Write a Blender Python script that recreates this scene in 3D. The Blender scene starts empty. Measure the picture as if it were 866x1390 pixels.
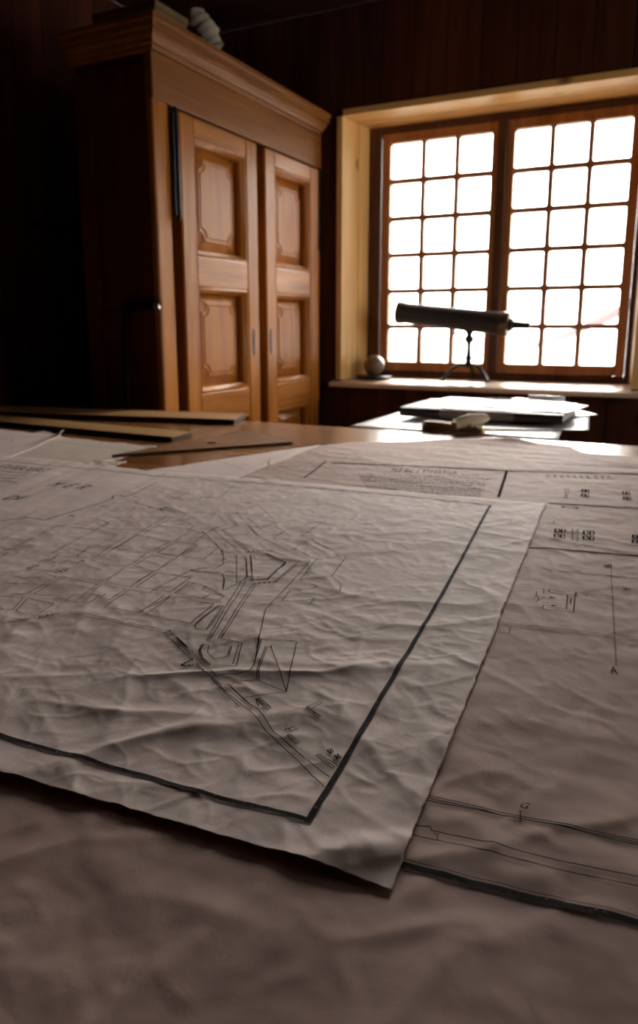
import bpy, bmesh, math, random
import numpy as np
from mathutils import Vector, Matrix
random.seed(4)
S = bpy.context.scene
COL = S.collection
PI = math.pi

# ------------------------------------------------------------------ camera maths (pixel of the 866x1390 frame -> point on a plane)
F = 1000.0; CX, CY = 433.0, 650.0
PITCH = math.atan(.205); YAW = math.atan(507 / 1020.8)
CAM = np.array([0., 0., 1.06])
FW = np.array([-math.sin(YAW) * math.cos(PITCH), math.cos(YAW) * math.cos(PITCH), -math.sin(PITCH)])
RT = np.array([math.cos(YAW), math.sin(YAW), 0.]); UP = np.cross(RT, FW)
def ray(x, y): return FW * F + RT * (x - CX) - UP * (y - CY)
def onz(x, y, z=.76): d = ray(x, y); return CAM + d * (z - CAM[2]) / d[2]
def onY(x, y, Y): d = ray(x, y); return CAM + d * Y / d[1]
def onX(x, y, X): d = ray(x, y); return CAM + d * X / d[0]

# ------------------------------------------------------------------ materials
def mat(name): 
    m = bpy.data.materials.new(name); m.use_nodes = True
    nt = m.node_tree; b = nt.nodes['Principled BSDF']; return m, nt, b
def N(nt, t, **kw):
    n = nt.nodes.new(t)
    for k, v in kw.items():
        if hasattr(n, k): setattr(n, k, v)
        else: n.inputs[k].default_value = v
    return n
def ramp(nt, stops):
    r = nt.nodes.new('ShaderNodeValToRGB'); e = r.color_ramp.elements
    while len(e) < len(stops): e.new(.5)
    for i, (p, c) in enumerate(stops): e[i].position = p; e[i].color = (*c, 1)
    return r
def simple(name, col, rough=.5, metal=0, var=.15, scale=12, bump=0.0, spec=.5):
    m, nt, b = mat(name)
    tc = N(nt, 'ShaderNodeTexCoord'); n = N(nt, 'ShaderNodeTexNoise', Scale=scale, Detail=5)
    nt.links.new(tc.outputs['Object'], n.inputs['Vector'])
    r = ramp(nt, [(.3, [c * (1 - var) for c in col]), (.7, [min(1, c * (1 + var)) for c in col])])
    nt.links.new(n.outputs['Fac'], r.inputs['Fac']); nt.links.new(r.outputs['Color'], b.inputs['Base Color'])
    b.inputs['Roughness'].default_value = rough; b.inputs['Metallic'].default_value = metal
    b.inputs['Specular IOR Level'].default_value = spec
    if bump:
        bp = N(nt, 'ShaderNodeBump', Strength=bump, Distance=.002); nt.links.new(n.outputs['Fac'], bp.inputs['Height']); nt.links.new(bp.outputs['Normal'], b.inputs['Normal'])
    return m
def wood(name, dark, light, axis='Z', freq=30, rough=.45, board=None, board_axis=0, knots=True, bump=.12, spec=.5):
    m, nt, b = mat(name); L = nt.links.new
    tc = N(nt, 'ShaderNodeTexCoord'); mp = N(nt, 'ShaderNodeMapping')
    sc = [1, 1, 1]; sc['XYZ'.index(axis)] = .07
    mp.inputs['Scale'].default_value = sc
    src = tc.outputs['Object']
    fac2 = None
    if board:
        sx = N(nt, 'ShaderNodeSeparateXYZ'); L(src, sx.inputs[0])
        dv = N(nt, 'ShaderNodeMath', operation='DIVIDE'); L(sx.outputs[board_axis], dv.inputs[0]); dv.inputs[1].default_value = board
        fl = N(nt, 'ShaderNodeMath', operation='FLOOR'); L(dv.outputs[0], fl.inputs[0])
        wn = N(nt, 'ShaderNodeTexWhiteNoise', noise_dimensions='1D'); L(fl.outputs[0], wn.inputs['W'])
        ad = N(nt, 'ShaderNodeVectorMath', operation='MULTIPLY_ADD'); L(wn.outputs['Color'], ad.inputs[0]); ad.inputs[1].default_value = (3, 3, 9); L(src, ad.inputs[2])
        src = ad.outputs[0]; fac2 = wn.outputs['Value']
    L(src, mp.inputs['Vector'])
    n1 = N(nt, 'ShaderNodeTexNoise', Scale=freq, Detail=6, Roughness=.6, Distortion=.6); L(mp.outputs[0], n1.inputs['Vector'])
    n2 = N(nt, 'ShaderNodeTexNoise', Scale=freq * .22, Detail=2, Distortion=1.2); L(mp.outputs[0], n2.inputs['Vector'])
    mx = N(nt, 'ShaderNodeMath', operation='MULTIPLY_ADD'); L(n1.outputs['Fac'], mx.inputs[0]); mx.inputs[1].default_value = .5
    ml = N(nt, 'ShaderNodeMath', operation='MULTIPLY'); L(n2.outputs['Fac'], ml.inputs[0]); ml.inputs[1].default_value = .5; L(ml.outputs[0], mx.inputs[2])
    r = ramp(nt, [(.36, dark), (.62, light)]); L(mx.outputs[0], r.inputs['Fac'])
    out = r.outputs['Color']
    if fac2 is not None:
        hs = N(nt, 'ShaderNodeHueSaturation'); mr = N(nt, 'ShaderNodeMapRange'); L(fac2, mr.inputs['Value']); mr.inputs['To Min'].default_value = .75; mr.inputs['To Max'].default_value = 1.2
        L(mr.outputs[0], hs.inputs['Value']); L(out, hs.inputs['Color']); out = hs.outputs['Color']
    if knots:
        mk = N(nt, 'ShaderNodeMapping'); s2 = [1, 1, 1]; s2['XYZ'.index(axis)] = .55; mk.inputs['Scale'].default_value = s2; L(src, mk.inputs['Vector'])
        vo = N(nt, 'ShaderNodeTexVoronoi', Scale=5.5); L(mk.outputs[0], vo.inputs['Vector'])
        kr = ramp(nt, [(.03, (.25, .2, .2)), (.13, (1, 1, 1))]); L(vo.outputs['Distance'], kr.inputs['Fac'])
        mm = N(nt, 'ShaderNodeMix', data_type='RGBA', blend_type='MULTIPLY'); mm.inputs[0].default_value = 1
        L(out, mm.inputs[6]); L(kr.outputs['Color'], mm.inputs[7]); out = mm.outputs[2]
    L(out, b.inputs['Base Color']); b.inputs['Roughness'].default_value = rough; b.inputs['Specular IOR Level'].default_value = spec
    bp = N(nt, 'ShaderNodeBump', Strength=bump, Distance=.003); L(mx.outputs[0], bp.inputs['Height']); L(bp.outputs['Normal'], b.inputs['Normal'])
    return m
def paper(name, col, stain=.12, bumpd=.0012, rough=.75, spec=.09):
    m, nt, b = mat(name); L = nt.links.new
    tc = N(nt, 'ShaderNodeTexCoord')
    n = N(nt, 'ShaderNodeTexNoise', Scale=7, Detail=5); L(tc.outputs['Object'], n.inputs['Vector'])
    r = ramp(nt, [(.3, [c * (1 - stain) for c in col]), (.7, col)]); L(n.outputs['Fac'], r.inputs['Fac']); L(r.outputs['Color'], b.inputs['Base Color'])
    fb = N(nt, 'ShaderNodeTexNoise', Scale=420, Detail=3); L(tc.outputs['Object'], fb.inputs['Vector'])
    vo = N(nt, 'ShaderNodeTexNoise', Scale=26, Detail=6, Roughness=.62, Distortion=1.0); L(tc.outputs['Object'], vo.inputs['Vector'])
    b1 = N(nt, 'ShaderNodeBump', Strength=.32, Distance=bumpd); L(vo.outputs['Fac'], b1.inputs['Height'])
    wn_ = N(nt, 'ShaderNodeTexNoise', Scale=5, Detail=3); L(tc.outputs['Object'], wn_.inputs['Vector'])
    for sc_, dist_, off_ in ((7.5, .0024, 0), (19.0, .0009, 5)):      # faceted crumple with straight ridges
        va = N(nt, 'ShaderNodeVectorMath', operation='MULTIPLY_ADD'); L(wn_.outputs['Color'], va.inputs[0]); va.inputs[1].default_value = (.12, .12, 0); L(tc.outputs['Object'], va.inputs[2])
        mp = N(nt, 'ShaderNodeMapping'); mp.inputs['Location'].default_value = (off_, off_, 0); mp.inputs['Scale'].default_value = (1, .62, 0); mp.inputs['Rotation'].default_value = (0, 0, .5 + off_ * .2)
        L(va.outputs[0], mp.inputs['Vector']); cn = N(nt, 'ShaderNodeTexVoronoi', Scale=sc_, feature='DISTANCE_TO_EDGE'); L(mp.outputs[0], cn.inputs['Vector'])
        bb = N(nt, 'ShaderNodeBump', Strength=1.0, Distance=dist_); L(cn.outputs['Distance'], bb.inputs['Height']); L(b1.outputs['Normal'], bb.inputs['Normal']); b1 = bb
    b2 = N(nt, 'ShaderNodeBump', Strength=.25, Distance=.0003); L(fb.outputs['Fac'], b2.inputs['Height']); L(b1.outputs['Normal'], b2.inputs['Normal'])
    L(b2.outputs['Normal'], b.inputs['Normal']); b.inputs['Roughness'].default_value = rough; b.inputs['Specular IOR Level'].default_value = spec
    tl = N(nt, 'ShaderNodeBsdfTranslucent'); tl.inputs[0].default_value = (.75, .52, .36, 1); ms = N(nt, 'ShaderNodeMixShader'); ms.inputs[0].default_value = .08
    L(b.outputs[0], ms.inputs[1]); L(tl.outputs[0], ms.inputs[2]); L(ms.outputs[0], nt.nodes['Material Output'].inputs[0])
    return m

M = {}
M['wall'] = wood('wall_boards_wood', (.038, .008, .003), (.105, .026, .008), 'Z', 26, .6, .155, 0, spec=.3)
M['wall_y'] = wood('side_wall_boards_wood', (.045, .009, .004), (.11, .026, .009), 'Z', 26, .65, .155, 1, spec=.3)
M['ceil'] = wood('ceiling_boards_wood', (.03, .007, .003), (.08, .02, .007), 'X', 26, .6, .16, 1)
M['floor'] = wood('floor_boards_wood', (.09, .04, .02), (.2, .1, .05), 'Y', 22, .45, .14, 0)
M['pine'] = wood('golden_pine', (.78, .44, .13), (.96, .66, .28), 'Z', 20, .42)
M['pine_x'] = wood('golden_pine_head', (.78, .44, .13), (.96, .66, .28), 'X', 20, .42)
M['frame'] = wood('window_frame_wood', (.34, .13, .04), (.58, .26, .09), 'Z', 34, .45, knots=False)
M['dframe'] = wood('dark_frame_wood', (.06, .022, .012), (.14, .05, .022), 'Z', 34, .5, knots=False)
M['sill'] = wood('sill_wood', (.66, .5, .36), (.84, .68, .54), 'X', 24, .3, knots=False, spec=.8)
M['cab'] = wood('cabinet_wood', (.27, .078, .008), (.49, .18, .024), 'Z', 40, .36, knots=False, bump=.06, spec=.2)
M['cab_h'] = wood('cabinet_rail_wood', (.29, .09, .012), (.52, .20, .033), 'Y', 40, .34, knots=False, bump=.06, spec=.25)
M['cornice'] = wood('cornice_wood', (.18, .060, .009), (.31, .12, .022), 'Y', 34, .45, knots=False, bump=.06, spec=.3)
M['cab_shade_side'] = wood('cabinet_shaded_side_wood', (.06, .012, .004), (.11, .028, .009), 'Z', 34, .6, knots=False)  # cabinet wood darkened: shade of the unlit side put into its colour
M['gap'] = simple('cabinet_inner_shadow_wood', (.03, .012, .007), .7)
M['table'] = wood('table_wood', (.14, .05, .013), (.28, .115, .033), 'X', 24, .27, knots=False, bump=.05, spec=.33)
M['ruler'] = wood('ruler_wood', (.30, .155, .055), (.46, .26, .10), 'X', 40, .5, knots=False, spec=.25)
M['square'] = wood('set_square_wood', (.15, .065, .022), (.24, .11, .04), 'X', 30, .45, knots=False, spec=.28)
M['edgewood'] = wood('dark_edge_wood', (.035, .014, .007), (.07, .03, .014), 'Z', 60, .7, knots=False, spec=.1)  # far darker than the top faces; also colours the graduation marks
M['iron'] = simple('black_iron', (.018, .017, .017), .42, .8)
M['steel'] = simple('worn_steel', (.35, .33, .32), .35, .9)
M['brass'] = simple('tarnished_brass', (.13, .085, .045), .4, .85)
M['leather'] = simple('black_leather', (.022, .015, .012), .5, 0, .3, 60, .5)
M['darkmetal'] = simple('dark_bronze', (.035, .025, .02), .4, .6)
M['bookbrown'] = simple('dark_brown_leather', (.045, .03, .025), .5, 0, .3, 60, .3)
M['bookmid'] = simple('grey_brown_cloth', (.27, .22, .19), .7, 0, .12, 60, .3)
M['bookpages'] = simple('page_edges', (.6, .55, .48), .8)
M['stone'] = wood('turned_ball_wood', (.15, .10, .065), (.26, .18, .12), 'X', 30, .4, knots=False)
M['cloth'] = simple('white_cloth', (.55, .48, .38), .85, 0, .12, 9, .4)
M['box'] = simple('brown_box_board', (.23, .14, .065), .7, 0, .1, 8)
M['map'] = paper('upper_map_paper', (.82, .67, .62))
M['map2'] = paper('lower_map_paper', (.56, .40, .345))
M['cream'] = paper('cream_paper', (.68, .56, .48))
M['white'] = paper('white_paper', (.86, .85, .85), .03, .0006, .32, .8)
M['kraft'] = paper('tan_folded_paper', (.62, .5, .36))
M['ink'] = simple('map_ink', (.035, .027, .027), .9, 0, .3, 300, spec=.0)
M['fadeink'] = simple('border_ink', (.022, .02, .024), .9, 0, .5, 350, spec=.05)
for e_ in [M['fadeink'].node_tree.nodes['Color Ramp'].color_ramp.elements]:      # flaked specks of bare paper in the printed border
    e_[0].position = .64; e_[0].color = (.022, .018, .02, 1); e_[1].position = .74; e_[1].color = (.35, .27, .24, 1)
M['yellow'] = simple('yellow_tab', (.7, .45, .06), .6)
def glass_mat():
    m, nt, b = mat('window_glass'); L = nt.links.new
    nt.nodes.remove(b); out = nt.nodes['Material Output']
    t = N(nt, 'ShaderNodeBsdfTransparent'); t.inputs[0].default_value = (.96, .97, .96, 1)
    g = N(nt, 'ShaderNodeBsdfGlossy', Roughness=.02); fr = N(nt, 'ShaderNodeFresnel', IOR=1.45)
    mx = N(nt, 'ShaderNodeMixShader'); L(fr.outputs[0], mx.inputs[0]); L(t.outputs[0], mx.inputs[1]); L(g.outputs[0], mx.inputs[2]); L(mx.outputs[0], out.inputs[0])
    return m
M['glass'] = glass_mat()
M['field'] = simple('grey_ground', (.28, .27, .25), .9, 0, .2, .2)
M['snow'] = simple('pale_ground', (.8, .8, .8), .9, 0, .03, .2)
M['ridge'] = simple('pale_red_roof', (.060, .034, .033), .9, 0, .1, 1)

# ------------------------------------------------------------------ mesh helpers
class MB:
    def __init__(s): s.v = []; s.f = []; s.m = []
    def add(s, vs, fs, mi=0):
        o = len(s.v); s.v += [tuple(map(float, p)) for p in vs]; s.f += [tuple(i + o for i in f) for f in fs]; s.m += [mi] * len(fs); return s
    def box(s, x0, x1, y0, y1, z0, z1, mi=0):
        return s.add([(x, y, z) for z in (z0, z1) for y in (y0, y1) for x in (x0, x1)],
                     [(0, 2, 3, 1), (4, 5, 7, 6), (0, 1, 5, 4), (2, 6, 7, 3), (0, 4, 6, 2), (1, 3, 7, 5)], mi)
    def prism(s, pts, z0, z1, mi=0):      # pts ccw in xy
        n = len(pts)
        return s.add([(p[0], p[1], z0) for p in pts] + [(p[0], p[1], z1) for p in pts],
                     [tuple(range(n))[::-1], tuple(range(n, 2 * n))] + [(i, (i + 1) % n, n + (i + 1) % n, n + i) for i in range(n)], mi)
    def tube(s, path, radii, n=16, mi=0, cap=True):
        path = [Vector(p) for p in path]
        for i in range(1, len(path)):
            if (path[i] - path[i - 1]).length < 1e-6: path[i] = path[i - 1] + (path[-1] - path[0]).normalized() * 2e-5
        if not hasattr(radii, '__len__'): radii = [radii] * len(path)
        vs = []; fs = []; up = None
        for i, p in enumerate(path):
            t = (path[min(i + 1, len(path) - 1)] - path[max(i - 1, 0)]).normalized()
            if up is None: up = Vector((0, 0, 1)) if abs(t.z) < .9 else Vector((1, 0, 0))
            a = t.cross(up).normalized(); b = a.cross(t).normalized(); up = b
            for k in range(n):
                q = 2 * PI * k / n; vs.append(p + (a * math.cos(q) + b * math.sin(q)) * radii[i])
        for i in range(len(path) - 1):
            for k in range(n): fs.append((i * n + k, i * n + (k + 1) % n, (i + 1) * n + (k + 1) % n, (i + 1) * n + k))
        if cap: fs += [tuple(range(n)), tuple(range((len(path) - 1) * n, len(path) * n))[::-1]]
        return s.add(vs, fs, mi)
    def build(s, name, mats, parent=None, bevel=0, smooth=False, seg=2):
        me = bpy.data.meshes.new(name); me.from_pydata(s.v, [], s.f)
        for m in (mats if isinstance(mats, (list, tuple)) else [mats]): me.materials.append(M[m])
        me.polygons.foreach_set('material_index', s.m)
        if smooth: me.polygons.foreach_set('use_smooth', [True] * len(me.polygons))
        me.update()
        o = bpy.data.objects.new(name, me); COL.objects.link(o)
        if parent:
            o.parent = parent; o.matrix_parent_inverse = Matrix.Translation(-parent.location)
        if bevel:
            b = o.modifiers.new('bevel', 'BEVEL'); b.width = bevel; b.segments = seg; b.limit_method = 'ANGLE'; b.angle_limit = math.radians(40)
        if smooth:
            pass
        return o
def autosmooth(o, ang=40):
    me = o.data; bm = bmesh.new(); bm.from_mesh(me)
    bmesh.ops.recalc_face_normals(bm, faces=bm.faces)
    for e in bm.edges:
        if len(e.link_faces) == 2 and e.calc_face_angle(0) > math.radians(ang): e.smooth = False
    for f in bm.faces: f.smooth = True
    bm.to_mesh(me); bm.free(); return o
def fixn(o):
    me = o.data; bm = bmesh.new(); bm.from_mesh(me); bmesh.ops.recalc_face_normals(bm, faces=bm.faces); bm.to_mesh(me); bm.free(); return o
def empty(name, loc=(0, 0, 0)):
    o = bpy.data.objects.new(name, None); o.location = loc; o.empty_display_size = .05; COL.objects.link(o); return o
def tag(o, label=None, cat=None, group=None, kind=None):
    if label: o['label'] = label
    if cat: o['category'] = cat
    if group: o['group'] = group
    if kind: o['kind'] = kind
    return o
def struct(o): o['kind'] = 'structure'; return o

# ------------------------------------------------------------------ room shell
XL, XR, YB, YN, ZC = -2.5, 2.3, 3.45, -1.9, 2.52
OX0, OX1, OZ0, OZ1 = -1.585, -.215, .80, 2.05       # window opening at the room face
b = MB().box(XL - .2, XR + .2, YN - .2, YB + .5, -.1, 0); struct(b.build('floor', 'floor'))
m = MB().box(XL - .2, XR + .2, YN - .2, YB + .5, ZC + .03, ZC + .15)
y = YN
while y < YB: m.box(XL, XR, y + .002, min(y + .158, YB), ZC, ZC + .03); y += .16
struct(m.build('ceiling', 'ceil', bevel=.004))
def boards_x(m, x0, x1, z0, z1, Y0, Y1):
    k = math.floor(x0 / .155)
    while k * .155 < x1:
        a, c = max(x0, k * .155 + .0015), min(x1, (k + 1) * .155 - .0015)
        if c - a > .01: m.box(a, c, Y0, Y1, z0, z1)
        k += 1
m = MB()
for (x0, x1, z0, z1) in [(XL, OX0, 0, ZC), (OX1, XR, 0, ZC), (OX0, OX1, 0, OZ0 - .035), (OX0, OX1, OZ1, ZC)]:
    boards_x(m, x0, x1, z0, z1, YB, YB + .022)
    m.box(x0 - (.2 if x0 == XL else 0), x1 + (.2 if x1 == XR else 0), YB + .0225, YB + .5, z0, z1)
struct(m.build('wall_back', 'wall', bevel=.003))
m = MB(); m.box(XL - .2, XL - .022, YN, YB + .02, 0, ZC)
k = math.floor(YN / .155)
while k * .155 < YB:
    a, c = max(YN, k * .155 + .0015), min(YB, (k + 1) * .155 - .0015)
    if c - a > .01: m.box(XL - .022, XL, a, c, 0, ZC)
    k += 1
struct(m.build('wall_left', 'wall_y', bevel=.003))
m = MB(); m.box(XL, XR, YN - .2, YN, 0, ZC); struct(m.build('wall_front', 'wall'))
# right wall, out of frame, with an unseen window added to light the cabinet front
W2Y0, W2Y1, W2Z0, W2Z1 = 1.95, 3.15, .85, 2.15
m = MB()
for (y0, y1, z0, z1) in [(YN, W2Y0, 0, ZC), (W2Y1, YB, 0, ZC), (W2Y0, W2Y1, 0, W2Z0), (W2Y0, W2Y1, W2Z1, ZC)]:
    m.box(XR, XR + .3, y0, y1, z0, z1)
struct(m.build('wall_right', 'wall_y'))
w2 = struct(empty('window_added', (XR + .2, (W2Y0 + W2Y1) / 2, W2Z0)))
m = MB(); ym = (W2Y0 + W2Y1) / 2
for a, c in [(W2Y0, W2Y0 + .06), (W2Y1 - .06, W2Y1), (ym - .05, ym + .05)]: m.box(XR + .16, XR + .22, a, c, W2Z0, W2Z1)
for a, c in [(W2Z0, W2Z0 + .06), (W2Z1 - .06, W2Z1)]: m.box(XR + .16, XR + .22, W2Y0, W2Y1, a, c)
for i in range(1, 6): z = W2Z0 + (W2Z1 - W2Z0) * i / 6; m.box(XR + .175, XR + .205, W2Y0, W2Y1, z - .01, z + .01)
for k in (1, 2, 4, 5): y = W2Y0 + (W2Y1 - W2Y0) * k / 6; m.box(XR + .175, XR + .205, y - .01, y + .01, W2Z0, W2Z1)
m.build('window_frame', 'frame', w2)
MB().box(XR + .188, XR + .191, W2Y0 + .05, W2Y1 - .05, W2Z0 + .05, W2Z1 - .05).build('glass_panes', 'glass', w2)

# ------------------------------------------------------------------ window 1
w1 = struct(empty('window_1', (-.9, 3.7, OZ0)))
GY = 3.70
fx0, fx1 = -1.53, -.245                               # frame at the glass
# splayed linings: two boards per jamb
def lining(name, quads, mt):
    m = MB()
    for q in quads:      # four corner points of the visible face + outward offset
        p, off = q; p = [Vector(v) for v in p]; off = Vector(off)
        vs = p + [v + off for v in p]
        m.add(vs, [(0, 1, 2, 3), (7, 6, 5, 4), (0, 4, 5, 1), (1, 5, 6, 2), (2, 6, 7, 3), (3, 7, 4, 0)])
    return fixn(m.build(name, mt, w1, bevel=.003))
def lerp(a, c, t): return a + (c - a) * t
YI, YO = YB - .008, GY + .03
def jamb(xa, xb, s):
    qs = []
    for t0, t1 in ((0, .49), (.505, 1)):
        qs.append(([(lerp(xa, xb, t0), lerp(YI, YO, t0), OZ0), (lerp(xa, xb, t1), lerp(YI, YO, t1), OZ0), (lerp(xa, xb, t1), lerp(YI, YO, t1), OZ1), (lerp(xa, xb, t0), lerp(YI, YO, t0), OZ1)], (s * .03, 0, 0)))
    return qs
lining('jamb_lining', jamb(OX0, fx0 , -1), 'pine')
lining('jamb_lining', jamb(OX1, fx1, 1), 'pine')
qs = []
for t0, t1 in ((0, .49), (.505, 1)):
    z0, z1 = lerp(OZ1, 2.035, t0), lerp(OZ1, 2.035, t1)
    qs.append(([(OX0, lerp(YI, YO, t0), z0), (OX1, lerp(YI, YO, t0), z0), (OX1, lerp(YI, YO, t1), z1), (OX0, lerp(YI, YO, t1), z1)], (0, 0, .03)))
lining('head_lining', qs, 'pine_x')
SZ = .8065
pr = [(YB - .045, .767), (YB - .045, .784), (YB - .036, .790), (YB + .07, SZ - .0015), (YB + .09, SZ), (GY - .026, SZ), (GY - .026, .767)]
m = MB(); n = len(pr); m.add([(OX0 - .05, a, z) for a, z in pr] + [(OX1 + .05, a, z) for a, z in pr], [tuple(range(n)), tuple(range(n, 2 * n))] + [(i, (i + 1) % n, n + (i + 1) % n, n + i) for i in range(n)])
autosmooth(m.build('window_sill', 'sill', w1), 30)
m = MB()
px0, px1, px2, px3 = onY(532, 300, GY)[0], onY(665, 300, GY)[0], onY(696, 300, GY)[0], onY(852, 300, GY)[0]
px0, px1, px2, px3 = -1.425, -.918, -.812, -.308
pz0, pz1 = .888, 1.957
m.box(fx0, px0 - .05, GY - .03, GY + .06, OZ0, 2.035); m.box(px3 + .045, fx1, GY - .03, GY + .06, OZ0, 2.035)
m.box(fx0, fx1, GY - .025, GY + .06, pz1 + .04, 2.035); m.box(fx0, fx1, GY - .025, GY + .06, OZ0, OZ0 + .04)
m.build('outer_frame', 'dframe', w1, bevel=.006)
MB().box((px1 + px2) / 2 - .022, (px1 + px2) / 2 + .022, GY - .055, GY + .03, OZ0 + .04, pz1 + .04).build('meeting_stile', 'dframe', w1, bevel=.008)
def sash(x0, x1):
    m = MB(); Y0, Y1 = GY - .028, GY + .02
    m.box(x0 - .045, x0, Y0, Y1, OZ0 + .04, pz1 + .045); m.box(x1, x1 + .042, Y0, Y1, OZ0 + .04, pz1 + .045)
    m.box(x0, x1, Y0, Y1, OZ0 + .04, pz0); m.box(x0, x1, Y0, Y1, pz1, pz1 + .045)
    o = m.build('sash', 'frame', w1, bevel=.006)
    m = MB(); w = .0108
    for i in (1, 2): x = lerp(x0, x1, i / 3); m.box(x - w, x + w, GY - .018, GY + .012, pz0, pz1)
    for i in range(1, 6): z = lerp(pz0, pz1, i / 6); m.box(x0, x1, GY - .0175, GY + .0115, z - w, z + w)
    c = .010                                              # curved fillets added to mimic bloom rounding the pane corners
    for i in range(3):
        for j in range(6):
            xa, xb = lerp(x0, x1, i / 3) + (w if i else 0), lerp(x0, x1, (i + 1) / 3) - (w if i < 2 else 0)
            za, zb = lerp(pz0, pz1, j / 6) + (w if j else 0), lerp(pz0, pz1, (j + 1) / 6) - (w if j < 5 else 0)
            for (cx, sx) in ((xa, 1), (xb, -1)):
                for (cz, sz) in ((za, 1), (zb, -1)):
                    pts = [(cx, cz)] + [(cx + sx * c * (1 - math.sin(a)), cz + sz * c * (1 - math.cos(a))) for a in [PI / 2 * k / 4 for k in range(5)]]
                    n = len(pts)
                    m.add([(p[0], GY - .012, p[1]) for p in pts] + [(p[0], GY + .008, p[1]) for p in pts],
                          [tuple(range(n)), tuple(range(n, 2 * n))] + [(a, (a + 1) % n, n + (a + 1) % n, n + a) for a in range(n)])
    fixn(m.build('muntins', 'frame', o))
    MB().box(x0 - .005, x1 + .005, GY - .0015, GY + .0015, pz0 - .005, pz1 + .005).build('glass_panes', 'glass', o)
sash(px0, px1); sash(px2, px3)

# ------------------------------------------------------------------ outdoors
m = MB(); m.add([(-300, 5, -4), (300, 5, -4), (300, 400, -4), (-300, 400, -4)], [(0, 1, 2, 3)]); struct(m.build('ground', 'field'))
m = MB()
prof = [(-30, -4), (-12, -1.5), (-4, 1.2), (3, 3.6), (10, 6.5), (30, 12)]
P0 = onY(733, 466, 60); P1 = onY(862, 402, 60)
sl = (P1[2] - P0[2]) / (P1[0] - P0[0])
xs = np.linspace(P0[0] - 40, P0[0] + 60, 41); rng = np.random.RandomState(3)
top = []
for i, x in enumerate(xs): top.append(max(-4, P0[2] + sl * (x - P0[0]) + .25 * math.sin(i * 1.7)))
vs = []; fs = []; mi = []
for r, (dy, f, dz) in enumerate([(0, 0, 0), (6, .55, 0), (9.0, .87, 0), (10, 1, 0), (13, 1, .1), (30, .3, 0)]):
    for i, x in enumerate(xs): vs.append((x, 50 + dy, -4 + (top[i] + 4) * f + dz))
n = len(xs)
for r in range(5):
    for i in range(n - 1): m.f.append((r * n + i, r * n + i + 1, (r + 1) * n + i + 1, (r + 1) * n + i)); m.m.append(1 if r == 2 else 0)
m.v = vs
tag(m.build('hillside', ['snow', 'ridge'], smooth=True), 'pale hillside with a reddish rising crest, seen outside through the lower right panes', 'hill')

# ------------------------------------------------------------------ cabinet
CXF = -1.69; CY0, CY1 = 2.15, 3.405
cab = tag(empty('cabinet', (-1.9, 2.78, 0)), 'tall brown wooden cabinet with two panelled doors and a moulded cornice', 'cabinet')
m = MB()
m.box(-2.03, CXF - .022, CY0 + .0, CY0 + .025, .0, 1.96)                       # side boards are set below
m.box(-2.03, CXF - .022, CY1 - .025, CY1, 0, 1.96); m.box(-2.03, -2.01, CY0 + .025, CY1 - .025, .08, 1.94)
m.box(-2.01, CXF - .06, CY0 + .025, CY1 - .025, .1, .13); m.box(-2.01, CXF - .06, CY0 + .025, CY1 - .025, 1.9, 1.95)
m.build('carcass', 'cab_shade_side', cab, bevel=.003)
m = MB()                                                                       # framed side facing the camera
m.box(-2.03, -1.96, CY0 - .012, CY0, .06, 1.93); m.box(-1.77, CXF - .022, CY0 - .012, CY0, .06, 1.93)
for z in (.06, 1.0, 1.81): m.box(-1.96, -1.77, CY0 - .012, CY0, z, z + .12)
m.build('side_frame', 'cab_shade_side', cab, bevel=.004)
m = MB(); m.box(CXF - .022, CXF + .008, CY0 - .015, 2.222, 0, 1.815); m.build('corner_post', 'cab', cab, bevel=.008)
m = MB(); m.box(CXF - .022, CXF + .004, 3.352, CY1, 0, 1.815); m.build('corner_post', 'cab', cab, bevel=.008)
m = MB(); m.box(CXF - .05, CXF - .035, 2.2, 3.36, .13, 1.84); m.build('gap_shade_board', 'gap', cab)  # near-black board behind the doors, shade of the gaps put into its colour
m = MB(); m.box(CXF - .022, CXF + .012, CY0 - .015, CY1, 1.812, 1.965); m.build('frieze', 'cornice', cab, bevel=.004)
m = MB(); m.box(CXF - .022, CXF + .006, 2.222, 3.352, .0, .22); m.build('plinth', 'cab_h', cab, bevel=.004)
# cornice: a moulded profile swept along the left side, the front and the right side
pf = [(0, 1.955), (.010, 1.958), (.012, 1.970), (.020, 1.974), (.024, 1.986), (.034, 1.996), (.036, 2.008), (.044, 2.011), (.046, 2.030), (.052, 2.035), (.052, 2.05), (.0, 2.053)]
m = MB(); bx, by0, by1 = CXF + .012, CY0 - .012, CY1 - .03
path = [((-2.03, by0), (0, -1)), ((bx, by0), (1, -1)), ((bx, by1), (1, .5)), ((-2.03, by1), (0, .5))]
vs = []
for (p, d) in path:
    for (o, z) in pf: vs.append((p[0] + d[0] * o, p[1] + d[1] * o, z))
n = len(pf); fs = []
for i in range(3):
    for k in range(n - 1): fs.append((i * n + k, (i + 1) * n + k, (i + 1) * n + k + 1, i * n + k + 1))
fs += [tuple(range(n)), tuple(range(3 * n, 4 * n))]
m.add(vs, fs); m.box(-2.03, bx, by0, by1, 2.04, 2.0525)
autosmooth(m.build('cornice', 'cornice', cab), 25)

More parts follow.
